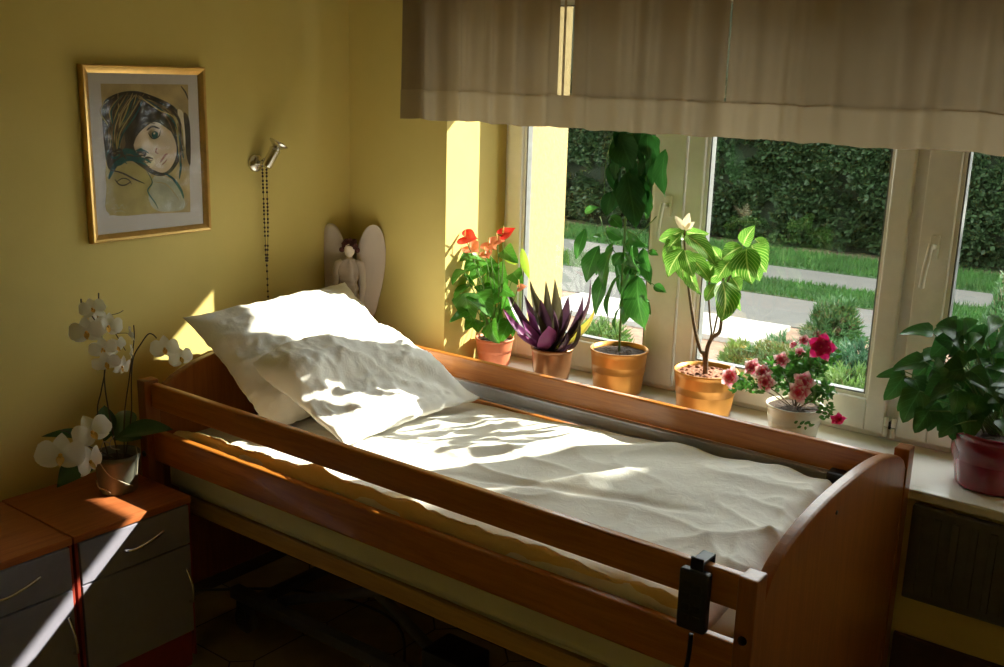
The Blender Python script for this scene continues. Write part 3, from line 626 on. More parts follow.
# ================================================================ ANGEL in the corner
ang = thing('angel_figurine', 'pale cloth angel doll with big rounded wings standing in the wall corner', 'figurine', (.13, -.14, .93))
AC = V((.125, -.13, .93)); fwd = V((.55, -.83, 0)).normalized(); rt = V((fwd.y*-1, fwd.x, 0))      # rt: to the viewer's right
rt = V((.83, .55, 0))
def A(r, fo, z): return AC+rt*r+fwd*fo+V((0, 0, z))
def wing(s):
    out = [(.02, .30), (.035, .36), (.06, .405), (.088, .418), (.113, .40), (.130, .35), (.133, .28), (.125, .20), (.108, .12), (.085, .04), (.05, .03), (.03, .14), (.022, .22)]
    q = [V((a, b, 0)) for a, b in out]; q = spline(q[-1:]+q+q[:2], 5)[5:-6]; n = len(q); c = V((.075, .25, 0)); vs = []; fs = []
    for lay_, th in ((0, 0), (.45, .008), (.85, .012), (1.0, .0)):
        pass
    rings = [(1.0, 0), (.93, .010), (.6, .016), (.25, .018)]
    for sd in (1, -1):
        for k, t_ in rings:
            for p in q: g = c+(p-c)*k; vs.append(A(s*g.x, -.035-.03*g.x/.13+sd*t_*.6, g.y))
        vs.append(A(s*c.x, -.035-.02+sd*.011, c.y))
    m = n*len(rings)+1
    for sd in range(2):
        o = sd*m
        for r_ in range(len(rings)-1):
            for i in range(n): fs.append((o+r_*n+i, o+r_*n+(i+1) % n, o+(r_+1)*n+(i+1) % n, o+(r_+1)*n+i))
        for i in range(n): fs.append((o+(len(rings)-1)*n+i, o+(len(rings)-1)*n+(i+1) % n, o+m-1))
    for i in range(n): fs.append((i, (i+1) % n, m+(i+1) % n, m+i))
    return mesh('wing', vs, fs, M['wing'], ang)
wing(1); wing(-1)
def body(prof, wv=0.0, seed=0, ck=.6):
    vs, fs = [], []; seg = 40
    for r_, z, fo in prof:
        for k in range(seg):
            a = 2*PI*k/seg; rr = r_*(1+wv*noise.noise(V((math.cos(a)*2.2, math.sin(a)*2.2, z*9+seed))))
            vs.append(A(rr*math.cos(a), fo+rr*ck*math.sin(a), z))
    for i in range(len(prof)-1):
        for k in range(seg): fs.append((i*seg+k, i*seg+(k+1) % seg, (i+1)*seg+(k+1) % seg, (i+1)*seg+k))
    fs.append(tuple(range(seg))); fs.append(tuple(range((len(prof)-1)*seg, len(prof)*seg))); return vs, fs
pr = []
for i in range(50):
    z = .0+.285*i/49; r_ = .058-.022*min(1, z/.20)+.004*math.sin(z*160) if z < .22 else .037+.012*math.sin((z-.22)/.065*PI*.7)
    if z > .262: r_ *= 1-((z-.262)/.023)*.55
    pr.append((r_, z, .0+.003*math.sin(z*90)))
v, f = body(pr, .75, 3); mesh('dress', v, f, M['angel'], ang)
v, f = body([(.0125, .27, 0), (.011, .29, 0), (.012, .30, 0)]); mesh('neck', v, f, M['face'], ang)
v, f = ball((0, 0, 0), 1, 24, 16); hd = mesh('head', [A(q.x*.021, q.y*-.022, .322+q.z*.029) for q in v], f, M['face'], ang)
v, f = ball((0, 0, 0), 1, 28, 20)
hv = []
for q in v:
    k = 1+.35*noise.noise(q*3.2)+.18*noise.noise(q*8)
    p = V((q.x*.030*k, 0, .338+q.z*.027*k)); fo = -.010-q.y*.024*k
    hv.append(A(p.x, fo, p.z))
mesh('hair', hv, f, M['hair'], ang)
[mesh('hair_bunch', *ball(A(s*.031, -.002, .322), .011, 10, 8), M['hair'], ang) for s in (-1, 1)]
for s in (-1, 1):
    v, f = tube([A(s*x_, fo, z) for x_, fo, z in [(.030, .0, .275), (.044, .006, .268), (.052, .012, .24), (.056, .014, .18), (.050, .026, .12), (.044, .040, .075)]], [.012, .015, .0145, .012, .010, .008], 14); ar = mesh('arm', v, f, M['angel'], ang)
    hv2 = [ball(A(s*.043, .044, .066), (.008, .008, .011), 10, 8)]+[tube([A(s*(.038+.003*i), .045, .062), A(s*(.036+.0035*i), .048, .046+.002*abs(i-1.5))], .0018, 6) for i in range(4)]
    mesh('hand', *join(hv2), M['face'], ar)
v, f = tube([A(.017*math.cos(a_), .004+.014*math.sin(a_), .287) for a_ in [2*PI*i/16 for i in range(17)]], .003, 6); mesh('collar', v, f, M['angel'], ang)
shelf = thing('corner_shelf', 'small wooden corner shelf carrying the angel, hidden behind the pillows', 'shelf', (.12, -.12, .90))
bm = bmesh.new(); lo = [bm.verts.new((x, y, .908)) for x, y in ((.001, -.001), (.001, -.225), (.10, -.215), (.20, -.14), (.225, -.001))]; up_ = [bm.verts.new((q.co.x, q.co.y, .929)) for q in lo]
bm.faces.new(lo); bm.faces.new(up_[::-1])
for i in range(5): bm.faces.new((lo[i], up_[i], up_[(i+1) % 5], lo[(i+1) % 5]))
bmesh.ops.recalc_face_normals(bm, faces=bm.faces[:]); me = bpy.data.meshes.new('shelf_board'); bm.to_mesh(me); bm.free(); link('shelf_board', me, M['wood'], shelf, False)

# ================================================================ POTS AND PLANTS ON THE SILL
SZ = .806
def pot(par, c, r0, r1, h, mat, soil, lip=.006, ribs=0, sr=None, name='pot'):
    prof = [(.0, 0), (r0*.9, 0), (r0, .004)]
    for i in range(1, 15):
        t = i/15; prof.append((r0+(r1-r0)*t+0, h*t))
    prof += [(r1+lip*.3, h-lip*1.2), (r1+lip*.5, h-lip*.6), (r1+lip*.3, h), (r1-.003, h), (r1-.005, h*.85), (r1-.007, h*.5), (.0, h*.48)]
    v, f = lathe(prof, c, 44); p = mesh(name, v, f, mat, par)
    sv, sf = [], []; R = r1-.0055; n = 14; m = 36; sv.append(V(c)+V((0, 0, h*.90)))
    for i in range(1, n+1):
        for k in range(m):
            a = 2*PI*k/m; rr = R*i/n; q = V((rr*math.cos(a), rr*math.sin(a), h*.90)); q.z += .0065*noise.noise(q*120)+.006*(1-i/n); sv.append(V(c)+q)
    for k in range(m): sf.append((0, 1+k, 1+(k+1) % m))
    for i in range(n-1):
        for k in range(m): a = 1+i*m+k; b = 1+i*m+(k+1) % m; sf.append((a, a+m, b+m, b))
    mesh('soil', sv, sf, soil, par); return p
VIEW = V((.3, -1, .35)).normalized()
def upv(jit=.5): return (VIEW+V((random.uniform(-jit, jit), random.uniform(-jit, jit), random.uniform(-jit, jit)))).normalized()

# -- anthurium
c1 = V((.605, .20, SZ)); P1 = thing('potted_anthurium', 'anthurium with red and salmon flowers in a terracotta pot at the left sill end', 'plant', c1, 'potted plants on the window sill')
pot(P1, c1, .060, .076, .115, M['terra'], M['soil'])
def z1(x, y, d):
    p = aty(440+x/3.925, 210+y/3.925, d)
    while p.x < .545 and d > -.12: d -= .01; p = aty(440+x/3.925, 210+y/3.925, d)
    return p
L = Leaves(); st = []
lst = [(125,178,82,200,45,.22),(150,190,100,238,62,.2),(125,300,62,345,62,.2),(100,335,125,432,75,.14),(148,335,195,412,78,.12),(215,325,170,372,60,.18),(135,430,100,468,52,.18),(150,445,150,478,45,.14),(200,450,232,518,66,.14),(272,440,240,512,52,.2),(92,240,52,290,45,.22),(190,250,232,302,62,.22),(222,230,262,290,62,.24),(250,310,292,335,42,.2),(290,250,322,295,52,.22),(255,160,302,205,52,.2),(100,400,42,438,34,.22),(290,440,286,492,38,.22),(205,300,160,352,48,.2),(250,350,295,385,52,.24),(168,300,205,372,62,.18),(165,230,120,275,55,.24),(225,390,255,450,56,.22),(180,210,235,240,50,.26),(120,260,170,310,50,.26),(200,380,160,430,50,.26),(240,270,200,330,60,.27),(150,380,110,420,50,.26),(275,390,310,430,40,.24),(205,440,180,500,50,.24)]
for bx, by, tx, ty, w, d in lst:
    b = z1(bx, by, d); tp = z1(tx, ty, d-.02); L.leaf(b-(tp-b)*.1, tp+(tp-b)*.1, w/3.925/1038*3.95*1.4, upv(.5), 'heart', .10, .22, 9)
    st.append(tube(spline([V((c1.x+random.uniform(-.015, .015), c1.y+random.uniform(-.015, .015), SZ+.10)), (b+V((c1.x, c1.y, SZ+.1)))/2+V((0, 0, .01)), b], 5), .0016, 6))
L.build('foliage', M['lf_anth'], P1)
L = Leaves(); b, tp = z1(322, 148, .25), z1(352, 272, .24); L.leaf(b, tp, .036, V((.2, -1, .1)), 'lance', .06, .2, 9); b, tp = z1(258, 160, .26), z1(300, 215, .25); L.leaf(b, tp, .045, V((.2, -1, .1)), 'ovate', .06, .2, 9)
L.build('pale_leaf', M['lf_pale'], P1)
for x, y, w, mk, d, tilt in [(108,108,88,'spathe',.16,.5),(258,90,78,'spathe',.18,.35),(125,148,78,'spathe2',.13,.5),(200,135,80,'spathe2',.17,.5),(182,172,52,'spathe2',.16,.3),(232,118,46,'spathe2',.15,.4),(318,302,44,'spathe2',.17,.5)]:
    c = z1(x, y, d); s = w/3.925/1038*3.95; L = Leaves()
    nrm = V((.15+random.uniform(-.15, .15), -.62, .78+random.uniform(-.1, .1))).normalized(); ua = (V((1, 0, .1))-nrm*nrm.dot(V((1, 0, .1)))).normalized(); ub = nrm.cross(ua); ra = random.uniform(-.5, .5)+(.6 if x > 200 else -.4); ua, ub = ua*math.cos(ra)+ub*math.sin(ra), ub*math.cos(ra)-ua*math.sin(ra)
    L.v.append(c-nrm*.004); L.u.append((.5, .5)); NR, NA = 6, 36
    for r_ in range(1, NR+1):
        for k in range(NA):
            a = 2*PI*k/NA; hx_ = 16*math.sin(a)**3/17; hy_ = -(13*math.cos(a)-5*math.cos(2*a)-2*math.cos(3*a)-math.cos(4*a))/17; q = r_/NR
            L.v.append(c+(ua*hy_+ub*hx_)*(.56*s*q)+nrm*(.10*s*q*q-.006+.03*s*q*math.sin(3*a))); L.u.append((.5, q))
    for k in range(NA): L.f.append((0, 1+k, 1+(k+1) % NA)); L.mi.append(0)
    for r_ in range(NR-1):
        for k in range(NA): a = 1+r_*NA+k; b = 1+r_*NA+(k+1) % NA; L.f.append((a, a+NA, b+NA, b)); L.mi.append(0)
    fl = L.build('flower', M[mk], P1)
    v, f = tube([c+V((-.1*s, -.006, .0)), c+V((-.02*s, -.014, .016)), c+V((.06*s, -.020, .030))], [.0025, .0028, .0015], 8); mesh('spadix', v, f, plain('yellow_spadix', (.75, .50, .15), .6), fl)
    st.append(tube(spline([V((c1.x, c1.y, SZ+.1)), (c+V((c1.x, c1.y, SZ+.1)))/2+V((.01, 0, .01)), c+V((-.2*s, .0, .01))], 5), .0018, 6))
mesh('stems', *join(st), M['stem'], P1)

# -- purple rhoeo
c2 = V((.885, .200, SZ)); P2 = thing('potted_spiderwort', 'purple sword leaved plant in a bronze brown pot beside the anthurium', 'plant', c2, 'potted plants on the window sill')
pot(P2, c2, .068, .080, .125, M['bronze'], M['soil'])
L = Leaves(); base = V((c2.x, c2.y, SZ+.11))
for tx, ty, w, d, m in [(247,385,30,.12,1),(255,300,26,.2,0),(272,350,28,.24,0),(330,330,30,.25,0),(300,485,28,.10,1),(352,275,26,.2,2),(415,278,24,.22,2),(450,268,26,.24,2),(590,275,36,.2,0),(612,362,44,.2,3),(552,495,28,.12,0),(500,480,30,.08,0),(395,350,34,.16,0),(365,310,30,.23,2),(505,335,34,.22,0),(470,340,32,.2,2),(425,455,56,.075,1),(322,430,30,.11,1),(520,380,32,.15,0),(380,400,30,.12,2),(445,390,32,.13,0),(300,400,28,.15,0),(545,430,30,.1,2),(340,385,30,.19,1),(560,330,30,.24,0),(410,325,28,.27,0)]:
    tp = z1(tx, ty, d); b = base+V((random.uniform(-.025, .025), random.uniform(-.02, .02), 0)); mid = (tp-b)
    L.leaf(b, tp, w/3.925/1038*3.9*1.6, (VIEW*.4+V((0, 0, .3))+V((-mid.x, -mid.y, 0))*2).normalized(), 'lance', -.07-.14*random.random(), .5, 12, m, .03)
L.build('foliage', [M['lf_purp'], M['lf_mag'], M['lf_olive'], M['lf_yel']], P2)

# -- tall climber
c3 = V((1.165, .228, SZ)); P3 = thing('potted_climber', 'tall green climbing plant with drooping leaves reaching the curtain, in a gold pot', 'plant', c3, 'potted plants on the window sill')
pot(P3, c3, .088, .106, .165, M['goldpot'], M['soil'], ribs=1)
def z3(x, y, d): return aty(570+x/3.03, 130+y/3.03, d)
M['lf_up'] = leafm('dark_shaded_climber_leaf', (.010, .06, .010), (.02, .10, .015), (.03, .12, .025), 8, .8, .92, .22, .85)  # darker copy of the leaf green, shade of the upper leaves put into the colour
st = [tube(spline([V((c3.x, c3.y, SZ+.13)), z3(155, 540, .2), z3(158, 450, .2), z3(165, 330, .19), z3(172, 220, .19), z3(182, 120, .19), z3(192, 20, .19), z3(196, -40, .19)], 8), .0042, 8),
      tube(spline([z3(160, 400, .2), z3(120, 345, .22), z3(90, 262, .22)], 6), .0018, 6), tube(spline([z3(165, 350, .19), z3(225, 300, .2), z3(262, 262, .2)], 6), .0018, 6), tube(spline([z3(128, 20, .16), z3(108, 110, .16), z3(104, 200, .17)], 6), .0016, 6),
      tube(spline([z3(200, 385, .2), z3(240, 365, .22), z3(262, 365, .22)], 6), .0016, 6), tube(spline([z3(185, 440, .18), z3(230, 455, .16), z3(256, 470, .15)], 6), .0016, 6)]
L = Leaves(); up = Leaves()
lst = [(88,350,50,462,50,.15),(48,298,18,392,32,.17),(130,355,100,480,44,.14),(118,415,78,560,42,.18),(150,440,118,582,42,.16),(165,345,220,405,52,.15),(182,418,150,540,44,.12),(205,440,228,606,78,.12),(188,450,192,560,42,.15),(222,358,242,432,36,.17),(255,470,292,492,24,.14),(150,540,142,620,32,.16),(160,330,108,298,34,.16),(122,262,158,300,34,.14),(45,250,88,234,22,.2),(70,322,96,328,16,.17),(172,300,238,352,40,.18),(165,408,212,428,42,.14),(135,340,110,440,36,.22),(175,330,196,420,40,.22),(200,410,240,520,44,.2),(140,400,150,500,40,.22),(175,500,160,590,34,.2),(225,380,246,470,34,.22),(160,370,130,410,34,.13),(190,350,212,430,36,.12),(210,500,245,560,30,.22),(105,370,80,440,30,.2),(170,430,200,500,36,.2),(240,366,268,380,18,.2)]
for bx, by, tx, ty, w, d in lst:
    b = z3(bx, by, d); tp = z3(tx, ty, d-.01); L.leaf(b, tp, w/3.03/1038*3.9*1.08, upv(.9), 'lance', .10, .4, 12, 0, .07)
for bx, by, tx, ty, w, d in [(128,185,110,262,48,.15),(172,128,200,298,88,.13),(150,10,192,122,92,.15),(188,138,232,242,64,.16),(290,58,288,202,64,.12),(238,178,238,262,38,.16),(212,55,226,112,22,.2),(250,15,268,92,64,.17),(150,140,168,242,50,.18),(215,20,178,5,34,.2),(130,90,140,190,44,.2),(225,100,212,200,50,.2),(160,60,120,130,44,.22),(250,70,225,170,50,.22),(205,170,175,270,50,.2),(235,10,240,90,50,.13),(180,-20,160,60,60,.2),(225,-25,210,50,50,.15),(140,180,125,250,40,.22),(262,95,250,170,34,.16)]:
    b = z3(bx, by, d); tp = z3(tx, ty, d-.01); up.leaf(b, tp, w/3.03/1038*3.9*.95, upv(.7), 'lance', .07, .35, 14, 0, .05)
for _ in range(26):
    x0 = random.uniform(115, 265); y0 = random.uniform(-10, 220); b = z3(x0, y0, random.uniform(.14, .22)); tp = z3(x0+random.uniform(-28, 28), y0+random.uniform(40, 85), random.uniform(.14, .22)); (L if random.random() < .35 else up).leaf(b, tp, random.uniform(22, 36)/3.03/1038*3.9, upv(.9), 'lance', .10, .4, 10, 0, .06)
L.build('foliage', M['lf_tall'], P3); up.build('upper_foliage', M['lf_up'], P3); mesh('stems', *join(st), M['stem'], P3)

# -- zebra plant
c4 = V((1.530, .205, SZ)); P4 = thing('potted_zebra_plant', 'zebra leaved plant on bare brown stems, in a gold pot of bark chips', 'plant', c4, 'potted plants on the window sill')
pot(P4, c4, .092, .110, .158, M['goldpot'], M['clay'], ribs=1)
pe = []
for k in range(70):
    a = random.random()*2*PI; r_ = .098*math.sqrt(random.random()); pe.append(ball(c4+V((r_*math.cos(a), r_*math.sin(a), .142+random.random()*.006)), (random.uniform(.006, .011), random.uniform(.005, .009), .005), 6, 4))
o = mesh('bark_chips', *join(pe), M['clay'], P4); tag(o, kind='stuff')
def z4(x, y, d): return aty(650+x/3.34, 200+y/3.34, d)
B4 = V((c4.x+.003, c4.y-.01, SZ+.13))
st = [tube(spline([B4, z4(182, 520, .17), z4(168, 500, .17), z4(150, 430, .17), z4(134, 330, .17), z4(125, 250, .17), z4(115, 140, .16), z4(118, 100, .16)], 7), [.0085-.0055*i/49 for i in range(50)], 8),
      tube(spline([B4, z4(190, 505, .17), z4(206, 462, .17), z4(232, 440, .16), z4(240, 385, .16), z4(250, 300, .17), z4(290, 200, .18), z4(310, 150, .18)], 7), [.009-.006*i/49 for i in range(50)], 8),
      tube(spline([z4(200, 470, .17), z4(205, 440, .19), z4(200, 390, .2), z4(197, 280, .2), z4(225, 210, .2)], 7), .0035, 8), tube(spline([z4(208, 462, .17), z4(218, 420, .2), z4(236, 330, .2), z4(250, 220, .2)], 7), .0035, 8)]
mesh('stems', *join(st), M['bark'], P4)
L = Leaves()
for bx, by, tx, ty, w, d in [(118,118,208,208,52,.12),(116,168,142,248,48,.1),(112,165,66,248,58,.12),(108,105,38,132,42,.15),(122,106,190,112,34,.18),(132,205,168,305,52,.15),(120,180,195,265,52,.19),(95,130,52,205,50,.18),(118,130,90,100,36,.2),(112,195,112,262,44,.18),(100,120,60,170,42,.1),
        (312,152,348,92,44,.15),(340,150,384,232,74,.12),(322,158,338,268,78,.1),(308,155,248,192,52,.14),(350,130,392,180,40,.2),(330,130,318,98,40,.2),(240,268,238,392,88,.09),(218,280,188,332,34,.14),(280,285,302,362,34,.14),(255,215,212,160,60,.16),(265,205,232,255,54,.13),(250,210,268,165,40,.19),(275,260,300,300,40,.15),(300,190,290,262,50,.2),(225,200,195,262,48,.21),(345,190,365,262,52,.18),(260,230,190,262,46,.22),(300,150,275,215,48,.21),(262,260,285,330,36,.19)]:
    b = z4(bx, by, d); tp = z4(tx, ty, d-.015); L.leaf(b, tp+(tp-b)*.12, w/3.34/1038*3.8*1.12, upv(.55), 'ovate', .14, .25, 14, 0, .04, 3)
L.build('foliage', M['lf_zebra'], P4)
L = Leaves()
for bx, by, tx, ty, w in [(118,100,82,52,22),(118,100,132,42,28),(118,102,150,72,20)]: L.leaf(z4(bx, by, .15), z4(tx, ty, .15), w/3.34/1038*3.8, upv(.2), 'ovate', .05, .2, 8)
L.build('new_leaf', M['lf_new'], P4)

# -- azalea
c5 = V((1.865, .185, SZ)); P5 = thing('potted_azalea', 'pink and white flowering azalea in a cream pot near the right of the middle pane', 'plant', c5, 'potted plants on the window sill')
pot(P5, c5, .074, .092, .110, M['creampot'], M['soil'])
def z5(x, y, d): return aty(715+x/5.56, 320+y/5.56, d)
S5 = 1/5.56/1038*3.7
gl = Leaves()       # painted dark sprig on the pot front
for bx, by, tx, ty in [(440,575,462,560),(470,582,500,560),(495,580,530,562),(520,590,556,580),(480,590,455,600),(505,592,500,612),(530,585,520,565)]:
    b = z5(bx, by, c5.y-.0935); tp = z5(tx, ty, c5.y-.0925); gl.leaf(b, tp, 14*S5, V((0, -1, 0)), 'ovate', .0, 0, 5)
gl.build('sprig_decoration', M['lf_azal'], P5)
L = Leaves(); st = []
def bush(cx, cy, rx, ry, d, n, sz=30):
    for _ in range(n):
        a = random.random()*2*PI; r_ = math.sqrt(random.random()); x = cx+rx*r_*math.cos(a); y = cy+ry*r_*math.sin(a); dd = d+random.uniform(-.05, .05); a2 = random.random()*2*PI; l = sz*random.uniform(.9, 1.6)
        L.leaf(z5(x, y, dd), z5(x+l*math.cos(a2), y+l*math.sin(a2)*.8, dd-random.uniform(-.01, .02)), sz*S5*.62, upv(.7), 'ovate', .08, .3, 6)
bush(470, 250, 75, 75, .16, 130); bush(400, 330, 85, 70, .15, 130); bush(560, 240, 60, 75, .17, 90); bush(590, 390, 60, 45, .13, 70); bush(160, 330, 45, 45, .1, 32); bush(240, 370, 55, 40, .1, 36); bush(520, 400, 60, 50, .15, 60); bush(620, 500, 32, 50, .08, 26, 26); bush(120, 370, 30, 20, .1, 12); bush(330, 250, 50, 40, .14, 36); bush(640, 180, 40, 50, .18, 34)
L.build('foliage', M['lf_azal'], P5)
B5 = V((c5.x, c5.y, SZ+.09))
for tx, ty, d in [(460,250,.16),(560,200,.16),(380,300,.15),(230,340,.1),(120,330,.1),(640,440,.09),(670,540,.07),(500,150,.17),(590,380,.13),(370,240,.13)]: tp = z5(tx, ty, d); st.append(tube(spline([B5, (B5+tp)/2+V((0, 0, .012)), tp], 6), [.0028]*1+[.0024-.0001*i for i in range(12)], 6))
mesh('stems', *join(st), M['bark'], P5)
def azflower(par, c, r_, mat, face, layers=3, name='flower'):
    L = Leaves(); face = V(face).normalized(); s = face.orthogonal().normalized(); s2 = face.cross(s)
    for ly in range(layers):
        k = 5 if ly == 0 else 5; R = r_*(1-.24*ly); lift = .10+.3*ly/max(1, layers)
        for i in range(k):
            a = 2*PI*(i+.5*ly)/k+random.uniform(-.12, .12); d = (s*math.cos(a)+s2*math.sin(a)+face*lift).normalized()
            L.leaf(c+face*.003*ly, c+d*R+face*.003*ly, R*.80, face, 'ovate', .08, .12, 7, 0, .11)
    o = L.build(name, mat, par)
    v, f = join([tube([c, c+face*r_*.6+s*(.12*r_*math.cos(i))+s2*(.12*r_*math.sin(i))], .0006, 4) for i in range(6)]); mesh('stamens', v, f, M['spathe'], o); return o
for x, y, r_, mk, d, fc in [(595,150,62,'azal2',.10,(.2,-1,.3)),(497,115,28,'azal',.13,(0,-.8,.6)),(440,140,24,'azal',.15,(-.5,-.6,.6)),(475,180,26,'azal',.14,(0,-1,.1)),(370,225,40,'azal',.12,(.1,-.9,.5)),(90,320,52,'azal',.06,(-.3,-1,.3)),(210,265,44,'azal',.09,(0,-.9,.5)),(268,290,42,'azal',.08,(.1,-.9,.5)),(285,345,46,'azal',.06,(.1,-1,.2)),(497,345,52,'azal',.07,(.1,-1,.1)),(472,398,54,'azal',.06,(-.1,-1,0)),(682,545,36,'azal2',.05,(.4,-.7,-.4))]:
    azflower(P5, z5(x, y, d), r_*S5*1.22, M[mk], fc, 3)

# -- dark leafed plant on the right
c6 = V((2.485, .16, SZ)); P6 = thing('potted_leafy_plant', 'bushy dark green heart leaved plant in a dark red pot at the right edge', 'plant', c6, 'potted plants on the window sill')
pot(P6, c6, .100, .128, .175, M['redpot'], M['soil'], .010)
def z6(x, y, d): return aty(870+x/2.567, 240+y/2.567, d)
L = Leaves(); st = []; B6 = V((c6.x, c6.y, SZ+.15))
lst = [(162,238,75,242,48,.1),(195,262,155,302,48,.08),(90,338,15,352,28,.05),(88,348,35,412,52,.03),(140,312,55,335,48,.06),(128,388,84,470,62,.02),(152,438,114,496,48,.0),(215,475,176,508,38,.0),(190,358,140,402,52,.04),(168,440,148,492,40,.02),(240,330,180,345,62,.05),(232,240,188,212,52,.1),(110,352,130,398,50,.05),(160,330,215,352,54,.06),(105,400,70,440,40,.08)]
for k in range(95):
    a = random.random()*2*PI; r_ = random.random()**.5; x = 268+118*r_*math.cos(a); y = 350+135*r_*math.sin(a); a2 = math.atan2(y-330, x-250)+random.uniform(-.9, .9); l = random.uniform(42, 68)
    d = random.uniform(.0, .26)
    if x-118 < 0: continue
    lst.append((x, y, x+l*math.cos(a2), y+l*(math.sin(a2)*.8+.25), random.uniform(42, 62), d))
for i, (bx, by, tx, ty, w, d) in enumerate(lst):
    b = z6(bx, by, d); tp = z6(tx, ty, d-.02); L.leaf(b, tp, w/2.567/1038*3.35*1.05, upv(.55)+V((0, 0, .4)), 'heart', .10, .25, 8)
    if i % 2 == 0 or i < 15: st.append(tube(spline([B6+V((random.uniform(-.03, .03), random.uniform(-.03, .03), 0)), (B6+b)/2+V((0, 0, .03)), b], 5), .0017, 5))
L.build('foliage', M['lf_dark'], P6); mesh('stems', *join(st), M['stem'], P6)

# ================================================================ ORCHID on the cabinet
c7 = V((.205, -1.245, .611)); P7 = thing('potted_orchid', 'white orchid in a cloudy clear pot standing on the bedside cabinet', 'plant', c7)
v, f = lathe([(0, 0), (.055, 0), (.058, .004), (.068, .105), (.073, .108), (.073, .125), (.070, .125), (.066, .107), (.055, .006), (0, .005)], c7, 40); mesh('pot', v, f, M['potglass'], P7)
v, f = lathe([(0, .007), (.052, .007), (.062, .095), (.05, .105), (.0, .108)], c7, 30); mesh('soil', [q+V((0, 0, .006*noise.noise(q*90))) for q in v], f, M['soil'], P7)
def o1(x, y, X): return at(30+x/5.13, 290+y/5.13, 0, X)
def o2(x, y, X): return at(30+x/5.58, 400+y/5.58, 0, X)
B7 = c7+V((0, 0, .10))
st = [tube(spline([B7+V((-.01, -.02, 0)), o1(348, 640, .20), o1(365, 520, .21), o1(385, 400, .22), o1(372, 250, .22), o1(330, 150, .21), o1(270, 80, .20), o1(262, 45, .20)], 6), .0022, 6),
      tube(spline([B7+V((.01, 0, 0)), o1(400, 600, .22), o1(382, 470, .22), o1(384, 400, .22)], 6), .0022, 6),
      tube(spline([B7+V((.01, .02, 0)), o1(485, 640, .22), o1(510, 450, .22), o1(525, 330, .22), o1(535, 240, .22), o1(532, 180, .22)], 6), .0020, 6),
      tube(spline([B7+V((.0, .03, 0)), o1(520, 640, .23), o1(520, 480, .23), o1(530, 350, .23), o1(570, 275, .25), o1(605, 228, .27), o1(630, 228, .28), o1(650, 248, .29)], 6), .0020, 6),
      tube([o1(352, 15, .20), o1(352, 90, .20)], .0022, 6), tube(spline([o1(490, 310, .22), o1(462, 262, .23), o1(440, 225, .24)], 5), .0015, 6), tube(spline([o1(445, 222, .24), o1(500, 222, .23), o1(530, 240, .22)], 5), .0012, 6),
      tube(spline([o1(400, 130, .21), o1(450, 120, .21), o1(478, 105, .21)], 5), .0013, 6), tube(spline([B7, o2(380, 280, .22), o2(260, 230, .24), o2(215, 180, .25), o2(170, 170, .25)], 6), .002, 6)]
mesh('stems', *join(st), M['darkstem'], P7)
v, f = join([tube(spline([o2(*a_, .27) for a_ in p_], 6), .0016, 6) for p_ in [[(400, 290), (380, 330), (440, 420), (520, 460), (575, 480)], [(470, 200), (445, 240), (460, 270), (500, 275)], [(440, 240), (410, 235), (395, 280)], [(370, 450), (385, 490), (420, 500), (450, 520)], [(590, 250), (600, 330), (595, 420)]]]); mesh('aerial_roots', v, f, M['root'], P7)
for bx, by, tx, ty, w, Xb, Xt in [(410,220,62,205,66,.20,.12),(380,300,150,490,150,.22,.24),(420,230,415,30,110,.20,.14),(470,230,540,130,110,.2,.14),(500,200,800,165,110,.22,.33),(480,215,630,215,90,.22,.28),(500,200,560,60,110,.19,.10)]:
    L = Leaves(); L.leaf(o2(bx, by, Xb), o2(tx, ty, Xt), w/5.58/1038*3.6, V((.5, -.2, .8)), 'lance', .10, .35, 12); L.build('leaf', M['lf_orch'], P7)
def orchid(c, r_, face, roll=0.0):
    L = Leaves(); face = V(face).normalized(); upz = (V((0, 0, 1))-face*face.z).normalized(); sd = upz.cross(face); Rm = Matrix.Rotation(roll, 3, face); upz = Rm @ upz; sd = Rm @ sd
    for ang_, l, w in ((90, .95, .75), (215, .92, .70), (325, .92, .70)): a = math.radians(ang_); L.leaf(c, c+(sd*math.cos(a)+upz*math.sin(a))*r_*l-face*r_*.12, r_*w, face, 'ovate', .05, .15, 8)
    for ang_ in (12, 168): a = math.radians(ang_); L.leaf(c+face*.001, c+(sd*math.cos(a)+upz*math.sin(a))*r_*1.0+face*r_*.05, r_*1.25, face, 'petal', .08, .08, 9, 0, .02)
    o = L.build('flower', M['petal'], P7)
    K = Leaves(); K.leaf(c+face*r_*.04, c-upz*r_*.42+face*r_*.34, r_*.34, face, 'ovate', -.1, .4, 6); K.add(ball(c+face*r_*.12, r_*.10, 8, 6)); K.build('lip', M['lip'], o)
S7 = 3.55/1038
for x, y, r_, X, fc, rl in [(290,215,74,.26,(1,-.75,.05),.1),(400,185,66,.24,(1,-.2,0),-.2),(320,98,58,.22,(.8,-.4,.5),.2),(372,300,60,.27,(1,-.5,-.2),.1),(442,292,52,.25,(1,.1,-.1),.5),(392,372,62,.28,(.9,-.6,-.4),.2),(468,392,56,.27,(.9,.3,-.2),-.3),(518,318,42,.26,(.5,.9,0),.1),(516,228,40,.25,(.3,.9,.1),.4),(690,300,66,.32,(1,-.5,.1),0),(772,348,58,.33,(1,-.3,.1),.2),(345,140,44,.20,(.9,0,.3),.4)]:
    orchid(o1(x, y, X), r_/5.13*S7, fc, rl)
for x, y, r_, X, fc, rl in [(345,178,96,.29,(1,-.3,.2),.35),(168,305,112,.30,(1,-.5,0),-.15),(328,345,92,.30,(.8,.35,.1),.1)]: orchid(o2(x, y, X), r_/5.58*S7, fc, rl)

